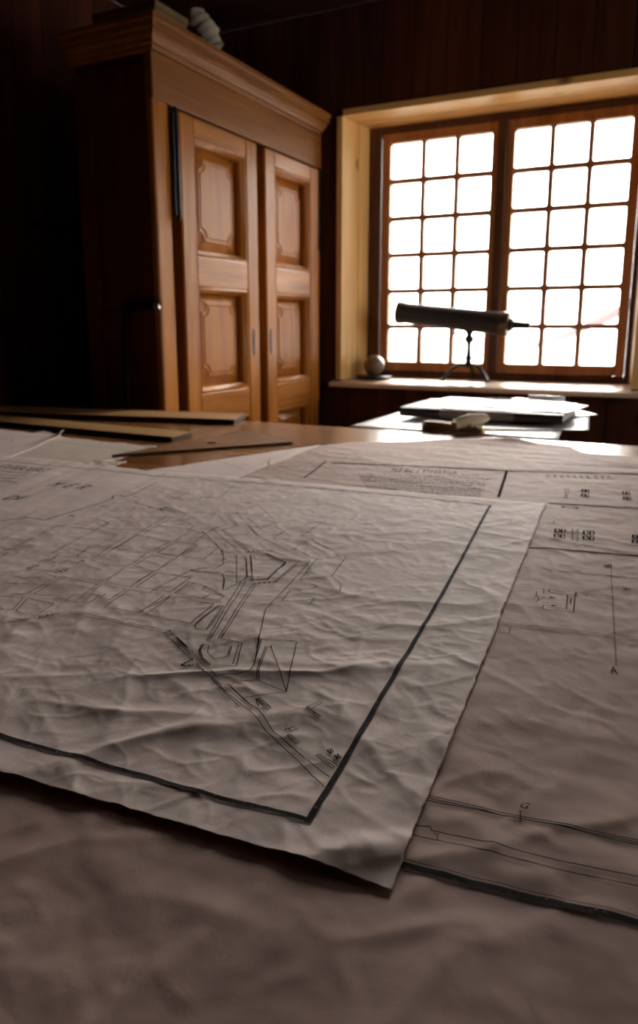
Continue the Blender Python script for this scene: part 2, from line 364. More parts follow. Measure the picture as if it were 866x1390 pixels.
def raised_panel(door, y0, y1, z0, z1):
    # bevelled panel, the raised field has scooped corners
    w, h = y1 - y0, z1 - z0
    def field(ins, r):
        a, c, e, f = y0 + ins, y1 - ins, z0 + ins * 1.05, z1 - ins * 1.05
        pts = []
        for (cy, cz, s) in ((a, e, 0), (c, e, 1), (c, f, 2), (a, f, 3)):
            for k in range(9):
                t = PI / 2 * k / 8
                if s == 0: p = (cy + r * math.sin(t), cz + r * math.cos(t))
                if s == 1: p = (cy - r * math.cos(t), cz + r * math.sin(t))
                if s == 2: p = (cy - r * math.sin(t), cz - r * math.cos(t))
                if s == 3: p = (cy + r * math.cos(t), cz - r * math.sin(t))
                pts.append(p)
        return pts
    def rect(ins):
        pts = []
        for (cy, cz) in ((y0 + ins, z0 + ins), (y1 - ins, z0 + ins), (y1 - ins, z1 - ins), (y0 + ins, z1 - ins)): pts += [(cy, cz)] * 9
        return pts
    rings = [(rect(-.004), -.020), (rect(.004), -.020), (field(.036, .034), -.004), (field(.039, .034), -.001), (field(.046, .034), -.001), (field(.0475, .034), -.0035), (field(.0505, .034), -.0035), (field(.052, .034), 0)]
    m = MB(); vs = []; n = 36
    for (r, d) in rings: vs += [(CXF + d - .002, p[0], p[1]) for p in r]
    fs = []
    for i in range(len(rings) - 1):
        for k in range(n): fs.append((i * n + k, i * n + (k + 1) % n, (i + 1) * n + (k + 1) % n, (i + 1) * n + k))
    fs.append(tuple(range((len(rings) - 1) * n, len(rings) * n)))
    m.add(vs, fs)
    bm = bmesh.new(); o = m.build('raised_panel', 'cab', door)
    bm.from_mesh(o.data); bmesh.ops.remove_doubles(bm, verts=bm.verts, dist=1e-5)
    for f in bm.faces:
        if f.normal.x < 0: f.normal_flip()
    bm.to_mesh(o.data); bm.free(); return autosmooth(o, 20)
def door(y0, y1, hinge_left):
    sw = .085
    d = MB()
    T = CXF + .026; B_ = CXF - .03
    for a, c in ((y0, y0 + sw), (y1 - sw, y1)): d.box(B_, T, a, c, .235, 1.80)
    d = d.build('door', 'cab', cab, bevel=.007, seg=3)
    r = MB()
    rails = [(1.735, 1.799), (1.212, 1.322), (.70, .812), (.236, .34)]
    for a, c in rails: MB().box(B_, T - .0015, y0 + sw - .001, y1 - sw + .001, a, c).build('rail', 'cab_h', d, bevel=.005, seg=3)
    # moulded bead around each opening
    for (za, zb) in ((1.322, 1.735), (.812, 1.212), (.34, .70)):
        ya, yb = y0 + sw, y1 - sw
        pr = [(0, T - .004), (.006, T - .001), (.011, T - .004), (.013, T - .010), (.019, T - .012), (.024, T - .024), (.024, T - .044)]
        mm = MB(); vs = []
        for (cy, cz, sy, sz) in ((ya, za, 1, 1), (yb, za, -1, 1), (yb, zb, -1, -1), (ya, zb, 1, -1)):
            for (o, x) in pr: vs.append((x, cy + sy * o, cz + sz * o))
        k = len(pr); fs = []
        for i in range(4):
            for j in range(k - 1): fs.append((i * k + j, ((i + 1) % 4) * k + j, ((i + 1) % 4) * k + j + 1, i * k + j + 1))
        mm.add(vs, fs); autosmooth(mm.build('moulding', 'cab', d), 60)
        raised_panel(d, ya + .02, yb - .02, za + .02, zb - .02)
    # iron escutcheon
    ey = y1 - .05 if hinge_left else y0 + .03
    e = MB(); zc = 1.0
    pts = [(0, .055), (.006, .045), (.004, .038), (.009, .028), (.005, .018), (.009, 0), (.005, -.018), (.009, -.028), (.004, -.038), (.006, -.045), (0, -.055)]
    pts = pts + [(-a, z) for a, z in pts[1:-1]][::-1]
    n = len(pts)
    e.add([(T, ey + a, zc + z) for a, z in pts] + [(T + .003, ey + a, zc + z) for a, z in pts], [tuple(range(n)), tuple(range(n, 2 * n))] + [(i, (i + 1) % n, n + (i + 1) % n, n + i) for i in range(n)])
    fixn(e.build('escutcheon', 'darkmetal', d))
    # long pin hinges
    hy = y0 - .012 if hinge_left else y1 + .006
    for zc, hl in ((1.62, .17),(.55, .13)):
        h = MB(); zz = [zc - hl - .02, zc - hl, zc - hl, zc + hl, zc + hl, zc + hl + .02]; rr = [.004, .008, .0085, .0085, .006, .003]
        h.tube([(T - .004, hy, z) for z in zz], rr, 12)
        h.box(T - .012, T - .002, hy - .02, hy - .002, zc - hl, zc + hl)
        h.build('hinge', 'iron', d, bevel=.001)
    return d
door(2.255, 2.778, True); door(2.842, 3.345, False)

# things on top of the cabinet
m = MB(); m.box(-2.01, -1.735, 2.24, 2.42, 2.0535, 2.15); m.box(-2.015, -1.73, 2.235, 2.425, 2.13, 2.153)
tag(m.build('box', 'box', bevel=.004), 'flat brown box lying on the near end of the cabinet top', 'box')
def blob(name, mt, c, r, seed, amp=.25, sub=4, parent=None, flat=None):
    bm = bmesh.new(); bmesh.ops.create_icosphere(bm, subdivisions=sub, radius=1)
    from mathutils import noise
    for v in bm.verts:
        p = v.co.copy(); k = 1 + amp * noise.noise(p * 1.6 + Vector((seed, 0, 0))) + amp * .5 * abs(noise.noise(p * 4 + Vector((0, seed, 0))))
        v.co = Vector((p.x * r[0] * k, p.y * r[1] * k, max(p.z * r[2] * k, -r[2] * .75)))
        v.co += Vector(c)
    for f in bm.faces: f.smooth = True
    me = bpy.data.meshes.new(name); bm.to_mesh(me); bm.free(); me.materials.append(M[mt])
    o = bpy.data.objects.new(name, me); COL.objects.link(o)
    if parent: o.parent = parent; o.matrix_parent_inverse = Matrix.Translation(-parent.location)
    return o
from mathutils import noise as mnoise
m = MB(); rr = []; pth = []
cb = Vector((-1.685, 2.55, 2.063))
for i in range(25):
    t = i / 24; pth.append((-1.77 + .075 * t, 2.515 + .03 * t, 2.053 + .155 - .12 * t)); rr.append(.040 * (.75 + .35 * math.sin(PI * min(1, t * 1.1)) + .05 * math.sin(t * 31)))
m.tube(pth, rr, 28); 
o = m.build('cloth_bundle', 'cloth', smooth=True)
for v in o.data.vertices:
    k = mnoise.noise(v.co * 22) * .014; v.co += Vector((k, k, 0)); v.co.z = max(v.co.z, 2.0540)
tag(o, 'rolled off-white cloth bundle lying on the cabinet top behind the cornice', 'cloth')

# walking stick leaning on the cabinet side, hook rack on the left wall
st = tag(empty('walking_stick', (-1.85, 2.10, 0)), 'black walking stick with a straight metal-tipped handle standing against the cabinet side', 'walking stick')
MB().tube([(-1.84, 2.06, 0), (-1.832, 2.10, .6), (-1.825, 2.118, 1.12)], [.009, .010, .011], 14).build('shaft', 'iron', st, smooth=True)
MB().tube([(-1.84, 2.118, 1.135), (-1.80, 2.118, 1.14), (-1.72, 2.118, 1.137), (-1.69, 2.118, 1.135)], [.013, .015, .015, .013], 14).build('handle', 'iron', st, smooth=True)
MB().tube([(-1.69, 2.118, 1.135), (-1.68, 2.118, 1.135), (-1.67, 2.118, 1.135)], [.014, .016, .011], 14).build('handle_tip', 'steel', st, smooth=True)
hk = tag(empty('wall_hook', (-2.49, 2.75, 1.45)), 'black iron hook bar fixed on the dark left wall', 'hook')
q = onX(52, 300, XL + .03); 
MB().box(XL, XL + .012, q[1] - .02, q[1] + .24, q[2] - .03, q[2] + .01).build('back_plate', 'iron', hk, bevel=.002)
MB().tube([(XL + .006, q[1] + .02, q[2] - .01), (XL + .05, q[1] + .02, q[2] - .02), (XL + .06, q[1] + .02, q[2] + .03)], .007, 10).build('hook', 'iron', hk, smooth=True)

# ------------------------------------------------------------------ main table
TZ = .76
tb = tag(empty('table', (-.4, 1.0, 0)), 'large brown polished wooden table covered with old plans', 'table')
MB().box(-2.44, 1.15, -.35, 2.06, TZ - .035, TZ).build('tabletop', 'table', tb, bevel=.006, seg=3)
m = MB()
m.box(-2.3, 1.0, -.22, -.195, .62, TZ - .036); m.box(-2.3, 1.0, 1.92, 1.945, .62, TZ - .036); m.box(-2.3, -2.275, -.195, 1.92, .62, TZ - .036); m.box(.975, 1.0, -.195, 1.92, .62, TZ - .036)
m.build('apron', 'table', tb)
for x in (-2.33, .96):
    for y in (-.25, 1.88): MB().tube([(x + .035, y + .035, z) for z in (0, .05, .08, .3, .55, .6, TZ - .036)], [.03, .035, .025, .032, .04, .045, .045], 16).build('leg', 'table', tb, smooth=True)
# second table by the window
t2 = tag(empty('side_table', (-.64, 2.6, 0)), 'small side table under loose white papers, standing below the window', 'table')
MB().box(-.895, -.44, 2.07, 3.2, TZ - .03, TZ).build('tabletop', 'table', t2, bevel=.005)
m = MB(); m.box(-.85, -.48, 2.15, 2.17, .64, TZ - .031); m.box(-.85, -.48, 3.12, 3.14, .64, TZ - .031); m.box(-.85, -.83, 2.17, 3.12, .64, TZ - .031); m.box(-.50, -.48, 2.17, 3.12, .64, TZ - .031)
m.build('apron', 'table', t2)
for x in (-.86, -.515):
    for y in (2.13, 3.1): m = MB(); m.box(x, x + .045, y, y + .045, 0, TZ - .031); m.build('leg', 'table', t2, bevel=.004)

# ------------------------------------------------------------------ noise for paper
def _h(ix, iy, seed):
    n = (ix.astype(np.int64) * 374761393 + iy.astype(np.int64) * 668265263 + seed * 1442695041) & 0x7fffffff
    n = ((n ^ (n >> 13)) * 1274126177) & 0x7fffffff
    n = n ^ (n >> 16)
    a = (n & 0xffff) / 65536.0 * 2 * PI
    return np.cos(a), np.sin(a)
def gn(x, y, seed=0):
    x = np.asarray(x, float); y = np.asarray(y, float)
    x0 = np.floor(x); y0 = np.floor(y); fx = x - x0; fy = y - y0
    u = fx ** 3 * (fx * (fx * 6 - 15) + 10); v = fy ** 3 * (fy * (fy * 6 - 15) + 10)
    def g(dx, dy):
        cx, cy = _h(x0 + dx, y0 + dy, seed); return cx * (fx - dx) + cy * (fy - dy)
    return (g(0, 0) * (1 - u) + g(1, 0) * u) * (1 - v) + (g(0, 1) * (1 - u) + g(1, 1) * u) * v
def sst(x, a, c): t = np.clip((x - a) / (c - a), 0, 1); return t * t * (3 - 2 * t)
def crease(x, y, sx, sy, ang, seed, sharp=.06):      # soft ridges, sharp at the top
    c, s = math.cos(ang), math.sin(ang)
    u = (x * c + y * s) / sx; v = (-x * s + y * c) / sy
    u = u + .35 * gn(u * .9 + 5, v * .9, seed + 7)
    n = gn(u, v, seed)
    return .35 - np.sqrt(n * n + sharp * sharp)
def ridge(x, y, sx, sy, ang, seed, w=.10):           # sparse narrow creases, fading in and out
    c, s = math.cos(ang), math.sin(ang)
    u = (x * c + y * s) / sx; v = (-x * s + y * c) / sy
    n = gn(u + .25 * gn(u * 2.3, v * 2.3, seed + 3), v, seed); mk = np.clip(gn(u * .7 + 9, v * .9, seed + 5) * 2.2 + .45, 0, 1)
    return np.exp(-np.abs(n / w) ** 1.3) * mk
def edge_dist(x, y, a, c):
    a = np.array(a[:2]); c = np.array(c[:2]); d = (c - a) / np.linalg.norm(c - a)
    return (x - a[0]) * d[1] - (y - a[1]) * d[0], (x - a[0]) * d[0] + (y - a[1]) * d[1]
A1 = AMP = 1.0
def HB(x, y):
    x = np.asarray(x, float); y = np.asarray(y, float)
    h = .7622 + .0016 * (gn(x * 5, y * 5, 11) + .3)
    h = h + .0014 * (ridge(x, y, .09, .30, math.radians(-12), 21, .12) + ridge(x, y, .08, .2, math.radians(-40), 22, .1)) * sst(y, .9, .2)
    h = h + .0012 * ridge(x, y, .10, .25, math.radians(70), 25, .1) + .0008 * (gn(x * 6, y * 6, 26) + .2) + .0008 * (ridge(x, y, .05, .14, math.radians(-30), 27, .08) + ridge(x, y, .045, .12, math.radians(-5), 28, .08)) + .0005 * ridge(x, y, .025, .05, math.radians(50), 29, .1)
    far = sst(y, 1.25, 1.75)
    h = h + far * .0045 * (crease(x, y, .40, .075, math.radians(6), 31) + .1)
    h = h + .024 * np.exp(-((y - 2.02) / .10) ** 2) * sst(x, -.78, -.56) * (1 - sst(x, -.42, -.31))
    h = h + .010 * np.exp(-((y - 1.97) / .05) ** 2) * sst(x, -.25, -.1)
    h = h + .012 * np.exp(-(((x + .86) / .05) ** 2 + ((y - 1.71) / .05) ** 2))
    h = h + .0007 * gn(x * 34, y * 34, 41) + .0003 * gn(x * 80, y * 80, 42)
    return np.maximum(h, .7616)
# top map corners (world, table plane)
m_edge_far = [onz(*p, .768)[:2] for p in [(0, 617), (132, 629), (190, 636), (300, 645), (421, 655), (535, 664), (680, 676), (741, 681)]]
K_TR = np.array(m_edge_far[-1]); K_BR = onz(532, 1210, .763)[:2]; K_BL = onz(0, 1050, .766)[:2]
def H1(x, y):
    x = np.asarray(x, float); y = np.asarray(y, float)
    h = .0008 + .75 * (HB(np.minimum(x, 9), y) - .762) * sst(x, -.95, -.8) + .762
    left = sst(x, -.36, -.62); nz = .40 + .60 * sst(y, .95, .45)
    h = h + left * .0064 * (crease(x, y, .095, .8, math.radians(15), 51, .16) + .12)
    h = h + left * .0012 * (crease(x, y, .04, .5, math.radians(20), 53, .15) + .12)
    h = h + nz * (.0022 * (gn(x * 3.4, y * 3.0, 61) + .4) + .0010 * (gn(x * 10, y * 9, 62) + .3))
    r_ = .0024 * ridge(x, y, .13, .32, math.radians(-28), 63, .09) + .0022 * ridge(x, y, .12, .26, math.radians(-62), 64, .08)
    r_ = r_ + .0016 * ridge(x, y, .10, .22, math.radians(20), 66, .09)
    r_ = r_ + .0007 * ridge(x, y, .055, .10, math.radians(-50), 68, .08) + .0007 * ridge(x, y, .05, .09, math.radians(60), 69, .08) + .0004 * ridge(x, y, .03, .055, math.radians(-20), 76, .09) + .0004 * ridge(x, y, .028, .05, math.radians(85), 77, .09)
    h = h + nz * (1 - .5 * left) * r_ + .0002 * gn(x * 50, y * 50, 67)
    # near edge curls up, the very corner turns down
    d, t = edge_dist(x, y, K_BR, K_BL)        # d>0 inside ?
    d = np.abs(d)
    lift = np.exp(-(d / .030) ** 1.5) * (sst(t, .03, .10)) * (1 - sst(t, .17, .30))
    h = h + .0035 * lift
    h = h + .0035 * np.exp(-(d / .02) ** 2) * sst(t, .15, .3)
    ca, cb_ = onz(425, 1162, .77)[:2], onz(552, 1140, .77)[:2]
    dd, tt = edge_dist(x, y, ca, cb_)
    cor = np.exp(-((tt - np.linalg.norm(cb_ - ca) * .55) / .055) ** 2)
    h = h + .008 * cor * np.exp(-(dd / .012) ** 2)
    de, te = edge_dist(x, y, K_BR, K_TR); de = np.abs(de)
    h = h + .0035 * np.exp(-(de / .008) ** 2) * (.5 + 1.2 * gn(te * 9, te * 0, 71)) * sst(te, .08, .2)
    hb = HB(x, y) + .0015; we = np.maximum(np.exp(-(d / .035) ** 2) * .55, np.exp(-(de / .03) ** 2) * .55)
    h = np.where(x > -.95, hb + (h - hb) * (1 - we), h)
    return np.maximum(h, np.where(x > -.95, HB(x, y) + .0012, .7632))
ZS = np.linspace(.815, .7575, 240)
def onH(x, y, Hf):
    d = ray(x, y); P = CAM[None, :] + d[None, :] * ((ZS - CAM[2]) / d[2])[:, None]
    g = ZS - Hf(P[:, 0], P[:, 1]); k = np.argmax(g <= 0)
    if g[k] > 0 or k == 0: return onz(x, y, .763)
    t = g[k - 1] / (g[k - 1] - g[k]); return P[k - 1] * (1 - t) + P[k] * t
print('height ready')

def chain_eval(pts, n):                    # resample polyline to n points
    pts = np.array(pts, float); seg = np.linalg.norm(np.diff(pts, axis=0), axis=1); s = np.concatenate([[0], np.cumsum(seg)])
    t = np.linspace(0, s[-1], n); return np.stack([np.interp(t, s, pts[:, 0]), np.interp(t, s, pts[:, 1])], 1)
def sheet_mesh(mb, near, far, nu, nv, Hf, ragged=.0015, seed=1, th=.0006, vpow=1.0):
    a = chain_eval(near, nu); c = chain_eval(far, nu)
    U = np.linspace(0, 1, nu)[:, None]; V = np.linspace(0, 1, nv)[None, :] ** vpow
    X = a[:, 0:1] * (1 - V) + c[:, 0:1] * V; Y = a[:, 1:2] * (1 - V) + c[:, 1:2] * V
    r = ragged
    eN = r * (gn(X * 60, Y * 60, seed) + .8 * gn(X * 170, Y * 170, seed + 1) + 1.5 * gn(X * 14, Y * 14, seed + 2))
    eM = r * (gn(X * 60, Y * 60, seed + 4) + .8 * gn(X * 170, Y * 170, seed + 5) + 1.5 * gn(X * 14, Y * 14, seed + 6))
    wv = np.exp(-V / .004) + np.exp(-(1 - V) / .004); wu = np.exp(-U / .004) + np.exp(-(1 - U) / .004)
    Y = Y + 2.2 * eN * wv; X = X + 2.2 * eM * wu
    Z = Hf(X, Y)
    n = nu * nv
    top = np.stack([X.ravel(), Y.ravel(), Z.ravel()], 1); bot = top.copy(); bot[:, 2] -= th
    I = np.arange(n).reshape(nu, nv)
    q = np.stack([I[:-1, :-1], I[1:, :-1], I[1:, 1:], I[:-1, 1:]], -1).reshape(-1, 4)
    qb = q[:, ::-1] + n
    side = []
    ring = list(I[:, 0]) + list(I[-1, 1:]) + list(I[-2::-1, -1]) + list(I[0, -2:0:-1])
    for i in range(len(ring)): p, p2 = ring[i], ring[(i + 1) % len(ring)]; side.append((p, p + n, p2 + n, p2))
    mb.add(np.concatenate([top, bot]).tolist(), q.tolist() + qb.tolist() + side, 0)
def strip(mb, P, w, Hf, mi=1, step=.005, lift=.0007):
    """ink line: P list of world xy"""
    P = [np.array(p[:2], float) for p in P]; Q = []
    for i in range(len(P) - 1):
        L = np.linalg.norm(P[i + 1] - P[i]); n = max(1, int(L / step))
        for k in range(n): Q.append(P[i] + (P[i + 1] - P[i]) * k / n)
    Q.append(P[-1]); Q = np.array(Q)
    if len(Q) < 2: return
    T = np.gradient(Q, axis=0); T /= (np.linalg.norm(T, axis=1)[:, None] + 1e-9); Nn = np.stack([-T[:, 1], T[:, 0]], 1)
    k = max(1, int(w / .003)); cols = []
    for j in range(k + 1): cols.append(Q + Nn * (w * (j / k - .5)))
    vs = []; n = len(Q)
    for c in cols: z = Hf(c[:, 0], c[:, 1]) + lift; vs += np.column_stack([c, z]).tolist()
    fs = []
    for j in range(k):
        for i in range(n - 1): fs.append((j * n + i, j * n + i + 1, (j + 1) * n + i + 1, (j + 1) * n + i))
    # keep normals up
    mb.add(vs, fs, mi)
def dashed(mb, P, w, Hf, on, off, mi=1):
    P = [np.array(p[:2], float) for p in P]
    for i in range(len(P) - 1):
        L = np.linalg.norm(P[i + 1] - P[i]); d = (P[i + 1] - P[i]) / (L + 1e-9); s = 0
        while s < L: strip(mb, [P[i] + d * s, P[i] + d * min(L, s + on)], w, Hf, mi); s += on + off
FONT_CACHE = {}
def glyphs(mb, text, p0, p1, hgt, Hf, mi=1, flip=False, slant=0.0):
    """text on the sheet from world xy p0 to p1 along the baseline"""
    cu = bpy.data.curves.new('t', 'FONT'); cu.body = text; cu.resolution_u = 3; ob = bpy.data.objects.new('t', cu); COL.objects.link(ob)
    bpy.context.view_layer.update(); dg = bpy.context.evaluated_depsgraph_get(); me = bpy.data.meshes.new_from_object(ob.evaluated_get(dg))
    V = np.array([v.co[:] for v in me.vertices]); fs = [tuple(p.vertices) for p in me.polygons]
    bpy.data.objects.remove(ob); bpy.data.curves.remove(cu); bpy.data.meshes.remove(me)
    if not len(V): return
    x = (V[:, 0] - V[:, 0].min()) / (np.ptp(V[:, 0]) + 1e-9); yv = V[:, 1] / .7
    p0 = np.array(p0[:2]); p1 = np.array(p1[:2]); d = p1 - p0; L = np.linalg.norm(d); u = np.array([-d[1], d[0]]) / L
    W = p0 + x[:, None] * d + (yv * hgt)[:, None] * (u + slant * d / L)
    z = Hf(W[:, 0], W[:, 1]) + .0008
    mb.add(np.column_stack([W, z]).tolist(), fs, mi)

def crop(Hf, ox, oy, s):
    def f(*pts): return [onH(ox + x / s, oy + y / s, Hf) for x, y in pts]
    return f
LW = .0008
# ------------------------------------------------------------------ lower plan (big sheet)
mb = MB()
zf = .765
far = [onz(430, 603, .772)[:2], onz(490, 599, .766)[:2], onz(540, 596, .772)[:2], onz(600, 590, .782)[:2], onz(670, 590, .784)[:2], onz(747, 596, .776)[:2], onz(775, 606, .764)[:2], onz(792, 614.5, .764)[:2], onz(866, 619, .768)[:2], (.75, 1.98)]
near = [(-.70, .02), (.92, .16)]
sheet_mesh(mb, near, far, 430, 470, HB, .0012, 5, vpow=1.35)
c = crop(HB, 640, 640, 3.832)
def bl(w, *pts): strip(mb, c(*pts), w, HB, 1)
bl(.0050, (400, 165), (640, 180), (866, 192), (1100, 206)); bl(.0042, (300, 398), (560, 415), (866, 440), (1100, 462))
bl(LW, (330, 350), (866, 390), (1000, 400)); bl(LW, (345, 290), (866, 322)); bl(LW, (380, 170), (866, 200))
bl(LW, (270, 500), (430, 515), (700, 545), (866, 565)); bl(LW, (440, 522), (866, 556)); bl(LW, (360, 500), (420, 520)); bl(LW, (700, 540), (770, 555))
bl(LW, (190, 690), (370, 710)); bl(LW, (200, 682), (300, 692)); bl(LW, (235, 605), (375, 612), (375, 640), (390, 642)); bl(LW, (240, 618), (340, 625), (335, 655), (320, 655))
bl(LW * 1.4, (402, 628), (405, 615), (540, 635), (530, 738), (430, 722)); bl(LW * 1.4, (405, 630), (500, 643), (493, 718), (432, 712)); bl(LW, (365, 682), (490, 695)); bl(LW, (345, 650), (350, 672), (322, 672))
bl(LW, (365, 655), (385, 658)); bl(LW, (335, 680), (360, 668), (382, 662)); bl(LW * 1.5, (512, 662), (518, 662), (515, 690), (508, 690))
bl(LW, (370, 715), (375, 695), (400, 700)); bl(LW, (370, 716), (400, 724), (432, 722)); bl(.0035, (405, 655), (425, 660)); bl(.0015, (425, 660), (440, 658)); bl(.0025, (415, 702), (430, 700)); bl(.0012, (430, 700), (440, 703))
bl(LW, (540, 632), (700, 648), (866, 668)); bl(LW, (540, 646), (866, 678)); bl(LW, (540, 625), (550, 650)); bl(LW, (580, 635), (606, 650), (590, 652))
bl(LW, (160, 788), (866, 866)); bl(LW, (170, 800), (866, 878)); bl(LW, (250, 818), (866, 886)); bl(LW, (140, 840), (195, 847), (203, 812), (140, 802))
dashed(mb, c((725, 500), (735, 700)), .0012, HB, .0035, .0045); dashed(mb, c((735, 700), (752, 1010)), .0016, HB, .0022, .0028)
def block(cx, cy, w, h):
    bl(.0022, (cx - w, cy - h), (cx + w, cy - h * .8)); bl(.0022, (cx - w, cy + h), (cx + w, cy + h * 1.2)); bl(.0028, (cx - w, cy - h), (cx - w, cy + h)); bl(.0014, (cx + w, cy - h), (cx + w, cy + h))
for (x, y) in [(446, 308), (477, 311), (442, 336), (474, 339), (594, 320), (626, 323), (592, 346), (625, 350), (850, 340), (878, 343), (848, 366), (878, 370)]: block(x, y, 10, 9)
for k in range(9): bl(.0007, (524 + k * .5, 308 + k * 6.2), (552, 311 + k * 6.2))
bl(LW, (552, 300), (552, 366)); bl(LW, (524, 300), (524, 362)); bl(LW, (485, 283), (515, 290)); bl(LW, (405, 255), (430, 258), (428, 272), (404, 270))
for (x, y) in [(583, 100), (603, 102), (580, 124), (602, 127), (795, 112), (815, 114), (798, 140), (820, 142)]: block(x, y, 7, 7)
bl(.0009, (475, 90), (505, 92), (500, 120), (478, 145)); bl(.0009, (485, 90), (490, 130), (505, 150)); 
for k in range(5): bl(.0008, (485, 95 + k * 8), (503, 97 + k * 8)); bl(.0008, (800, 100 + k * 10), (822, 103 + k * 10))
glyphs(mb, 'B', c((690, 484))[0], c((690, 500))[0], .009, HB)
glyphs(mb, 'A', c((722, 1052))[0], c((762, 1056))[0], .013, HB, slant=.1); glyphs(mb, 'A', c((785, 604))[0], c((787, 622))[0], .009, HB)
glyphs(mb, 'G', c((463, 190))[0], c((560, 196))[0], .012, HB)
c = crop(HB, 590, 610, 3.138)
bl(.0055, (307, 92), (272, 205)); bl(.0075, (-440, 58), (0, 78), (310, 92), (520, 98), (866, 108), (1100, 118)); bl(.002, (-30, 74), (866, 104))
c = crop(HB, 380, 590, 3.608); bl(.0035, (225, 132), (120, 212))
glyphs(mb, 'P L E   D U   L   E T F E N T I L M', c((545, 182))[0], c((862, 196))[0], .034, HB)
c = crop(HB, 590, 610, 3.138); glyphs(mb, 'C  P  A  P  E  R  E   E  T  C', c((480, 120))[0], c((760, 128))[0], .024, HB)
rng = random.Random(8)
for r in range(8):                              # lines of small handwriting under the title
    y0_, y1_ = 644 + r * 3.1, 651 + r * 3.2
    p, q_ = onH(485 + r * 2, y0_, HB), onH(664 - r * 1.5, y1_, HB); s = 0.0
    while s < 1:
        e = min(1, s + rng.uniform(.015, .05)); strip(mb, [p + (q_ - p) * s, p + (q_ - p) * e], .0038, HB, 1); s = e + rng.uniform(.006, .014)
c = crop(HB, 500, 1000, 2.366)
bl(.0009, (175, 186), (866, 335), (960, 355)); bl(.0009, (170, 192), (866, 342), (960, 362)); bl(.0009, (170, 201), (490, 266), (866, 350), (960, 371))
bl(.0006, (488, 242), (488, 273)); bl(.0008, (482, 242), (494, 243)); bl(.0008, (482, 273), (494, 275))
glyphs(mb, 'G', c((482, 231))[0], c((508, 236))[0], .006, HB, slant=.3)
bl(.0009, (150, 287), (200, 293), (203, 304), (866, 452), (960, 473)); bl(.0009, (140, 317), (866, 483), (960, 505)); bl(.0006, (210, 312), (216, 316), (228, 314), (215, 325), (224, 325), (222, 335))
P = [onH(900, 1262, HB), onH(700, 1208, HB), onH(553, 1177, HB)]; d_ = (P[2] - P[0])[:2]; P0_ = P[0][:2]
strip(mb, [P0_, P0_ + d_ * 4.8], .0048, HB, 2); strip(mb, [P0_ + np.array([-.0008, .0042]), P0_ + d_ * 4.8 + np.array([-.0008, .0042])], .0006, HB, 1)
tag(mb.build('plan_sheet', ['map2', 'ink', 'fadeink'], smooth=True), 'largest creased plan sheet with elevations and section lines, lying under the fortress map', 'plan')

# ------------------------------------------------------------------ coast sheet under both
HC = lambda x, y: .7603 + .0003 * (gn(np.asarray(x) * 12, np.asarray(y) * 12, 3) + .4) + .0 * np.asarray(x)
mb = MB()
q0, q1 = onz(188, 640, .761)[:2], onz(432, 604, .761)[:2]
mb_near = [q0, (-.62, 1.0)]; mb_far = [q1, (-.40, 1.60)]
sheet_mesh(mb, mb_near, mb_far, 70, 120, HC, .0018, 9, .0004)
c = crop(HC, 200, 540, 3.608)
for w, pts in [(.001, [(355, 310), (460, 352), (560, 350), (655, 322), (760, 300)]), (.001, [(585, 310), (625, 365)]), (.001, [(590, 340), (600, 300), (700, 268)]), (.001, [(420, 400), (500, 385), (640, 395)])]: strip(mb, c(*pts), w, HC, 1)
glyphs(mb, 'C A P', c((535, 388))[0], c((600, 392))[0], .014, HC)
tag(mb.build('coast_chart', ['map', 'ink'], smooth=True), 'narrow chart corner with a thin coastline showing between the table and the fortress map', 'chart')

# ------------------------------------------------------------------ left loose sheets
HE = lambda x, y: .7606 + .0006 * (gn(np.asarray(x) * 9, np.asarray(y) * 9, 13) + .4) + .006 * np.exp(-((np.asarray(x) + 1.215) ** 2 + (np.asarray(y) - 1.5) ** 2) / .0005)
mb = MB(); sheet_mesh(mb, [(-1.62, 1.14), onz(128, 634, .761)[:2]], [(-1.70, 1.585), onz(90, 594, .761)[:2], onz(212, 605, .764)[:2]], 90, 90, HE, .002, 15, .0004)
c = crop(HE, 0, 530, 3.936); strip(mb, c((290, 276), (480, 298), (700, 322)), .0018, HE, 1); strip(mb, c((700, 322), (520, 385)), .0012, HE, 1)
tag(mb.build('plan_sheet', ['cream', 'ink'], smooth=True), 'cream sheet with one ruled line between the left sheet and the set square tip', 'plan')
def HD(x, y):
    x = np.asarray(x, float); y = np.asarray(y, float)
    a, c_ = onz(20, 615, .763)[:2], onz(88, 590, .77)[:2]; d, t = edge_dist(x, y, a, c_); d = np.abs(d)
    return .7622 + .0006 * (gn(x * 9, y * 9, 17) + .4) + .007 * np.exp(-(d / .03) ** 2) * sst(t, .05, .2) + .014 * np.exp(-((x - c_[0]) ** 2 + (y - c_[1]) ** 2) / .0006)
mb = MB(); sheet_mesh(mb, [(-2.03, 1.0), onz(10, 622, .762)[:2]], [(-2.25, 1.5), onz(0, 583, .762)[:2], onz(88, 588.5, .772)[:2]], 110, 90, HD, .0012, 19, .0004)
c = crop(HD, 0, 530, 3.936); strip(mb, c((0, 265), (30, 258), (62, 262), (70, 270), (40, 280), (0, 283)), .0012, HD, 1)
tag(mb.build('plan_sheet', ['map', 'ink'], smooth=True), 'leftmost loose pale sheet with a curled torn corner, below the rulers', 'plan')
HS = lambda x, y: .7607 + .004 * (gn(np.asarray(x) * 45, np.asarray(y) * 45, 23) + .45)
mb = MB(); sc = onz(150, 627, .762); sheet_mesh(mb, [(sc[0] - .05, sc[1] - .09), (sc[0] + .055, sc[1] - .075)], [(sc[0] - .035, sc[1] + .01), (sc[0] + .03, sc[1] + .02)], 30, 30, HS, .002, 29, .0005)
tag(mb.build('paper_scrap', ['cream'], smooth=True), 'crumpled torn scrap of paper beside the left tip of the wooden set square', 'paper')

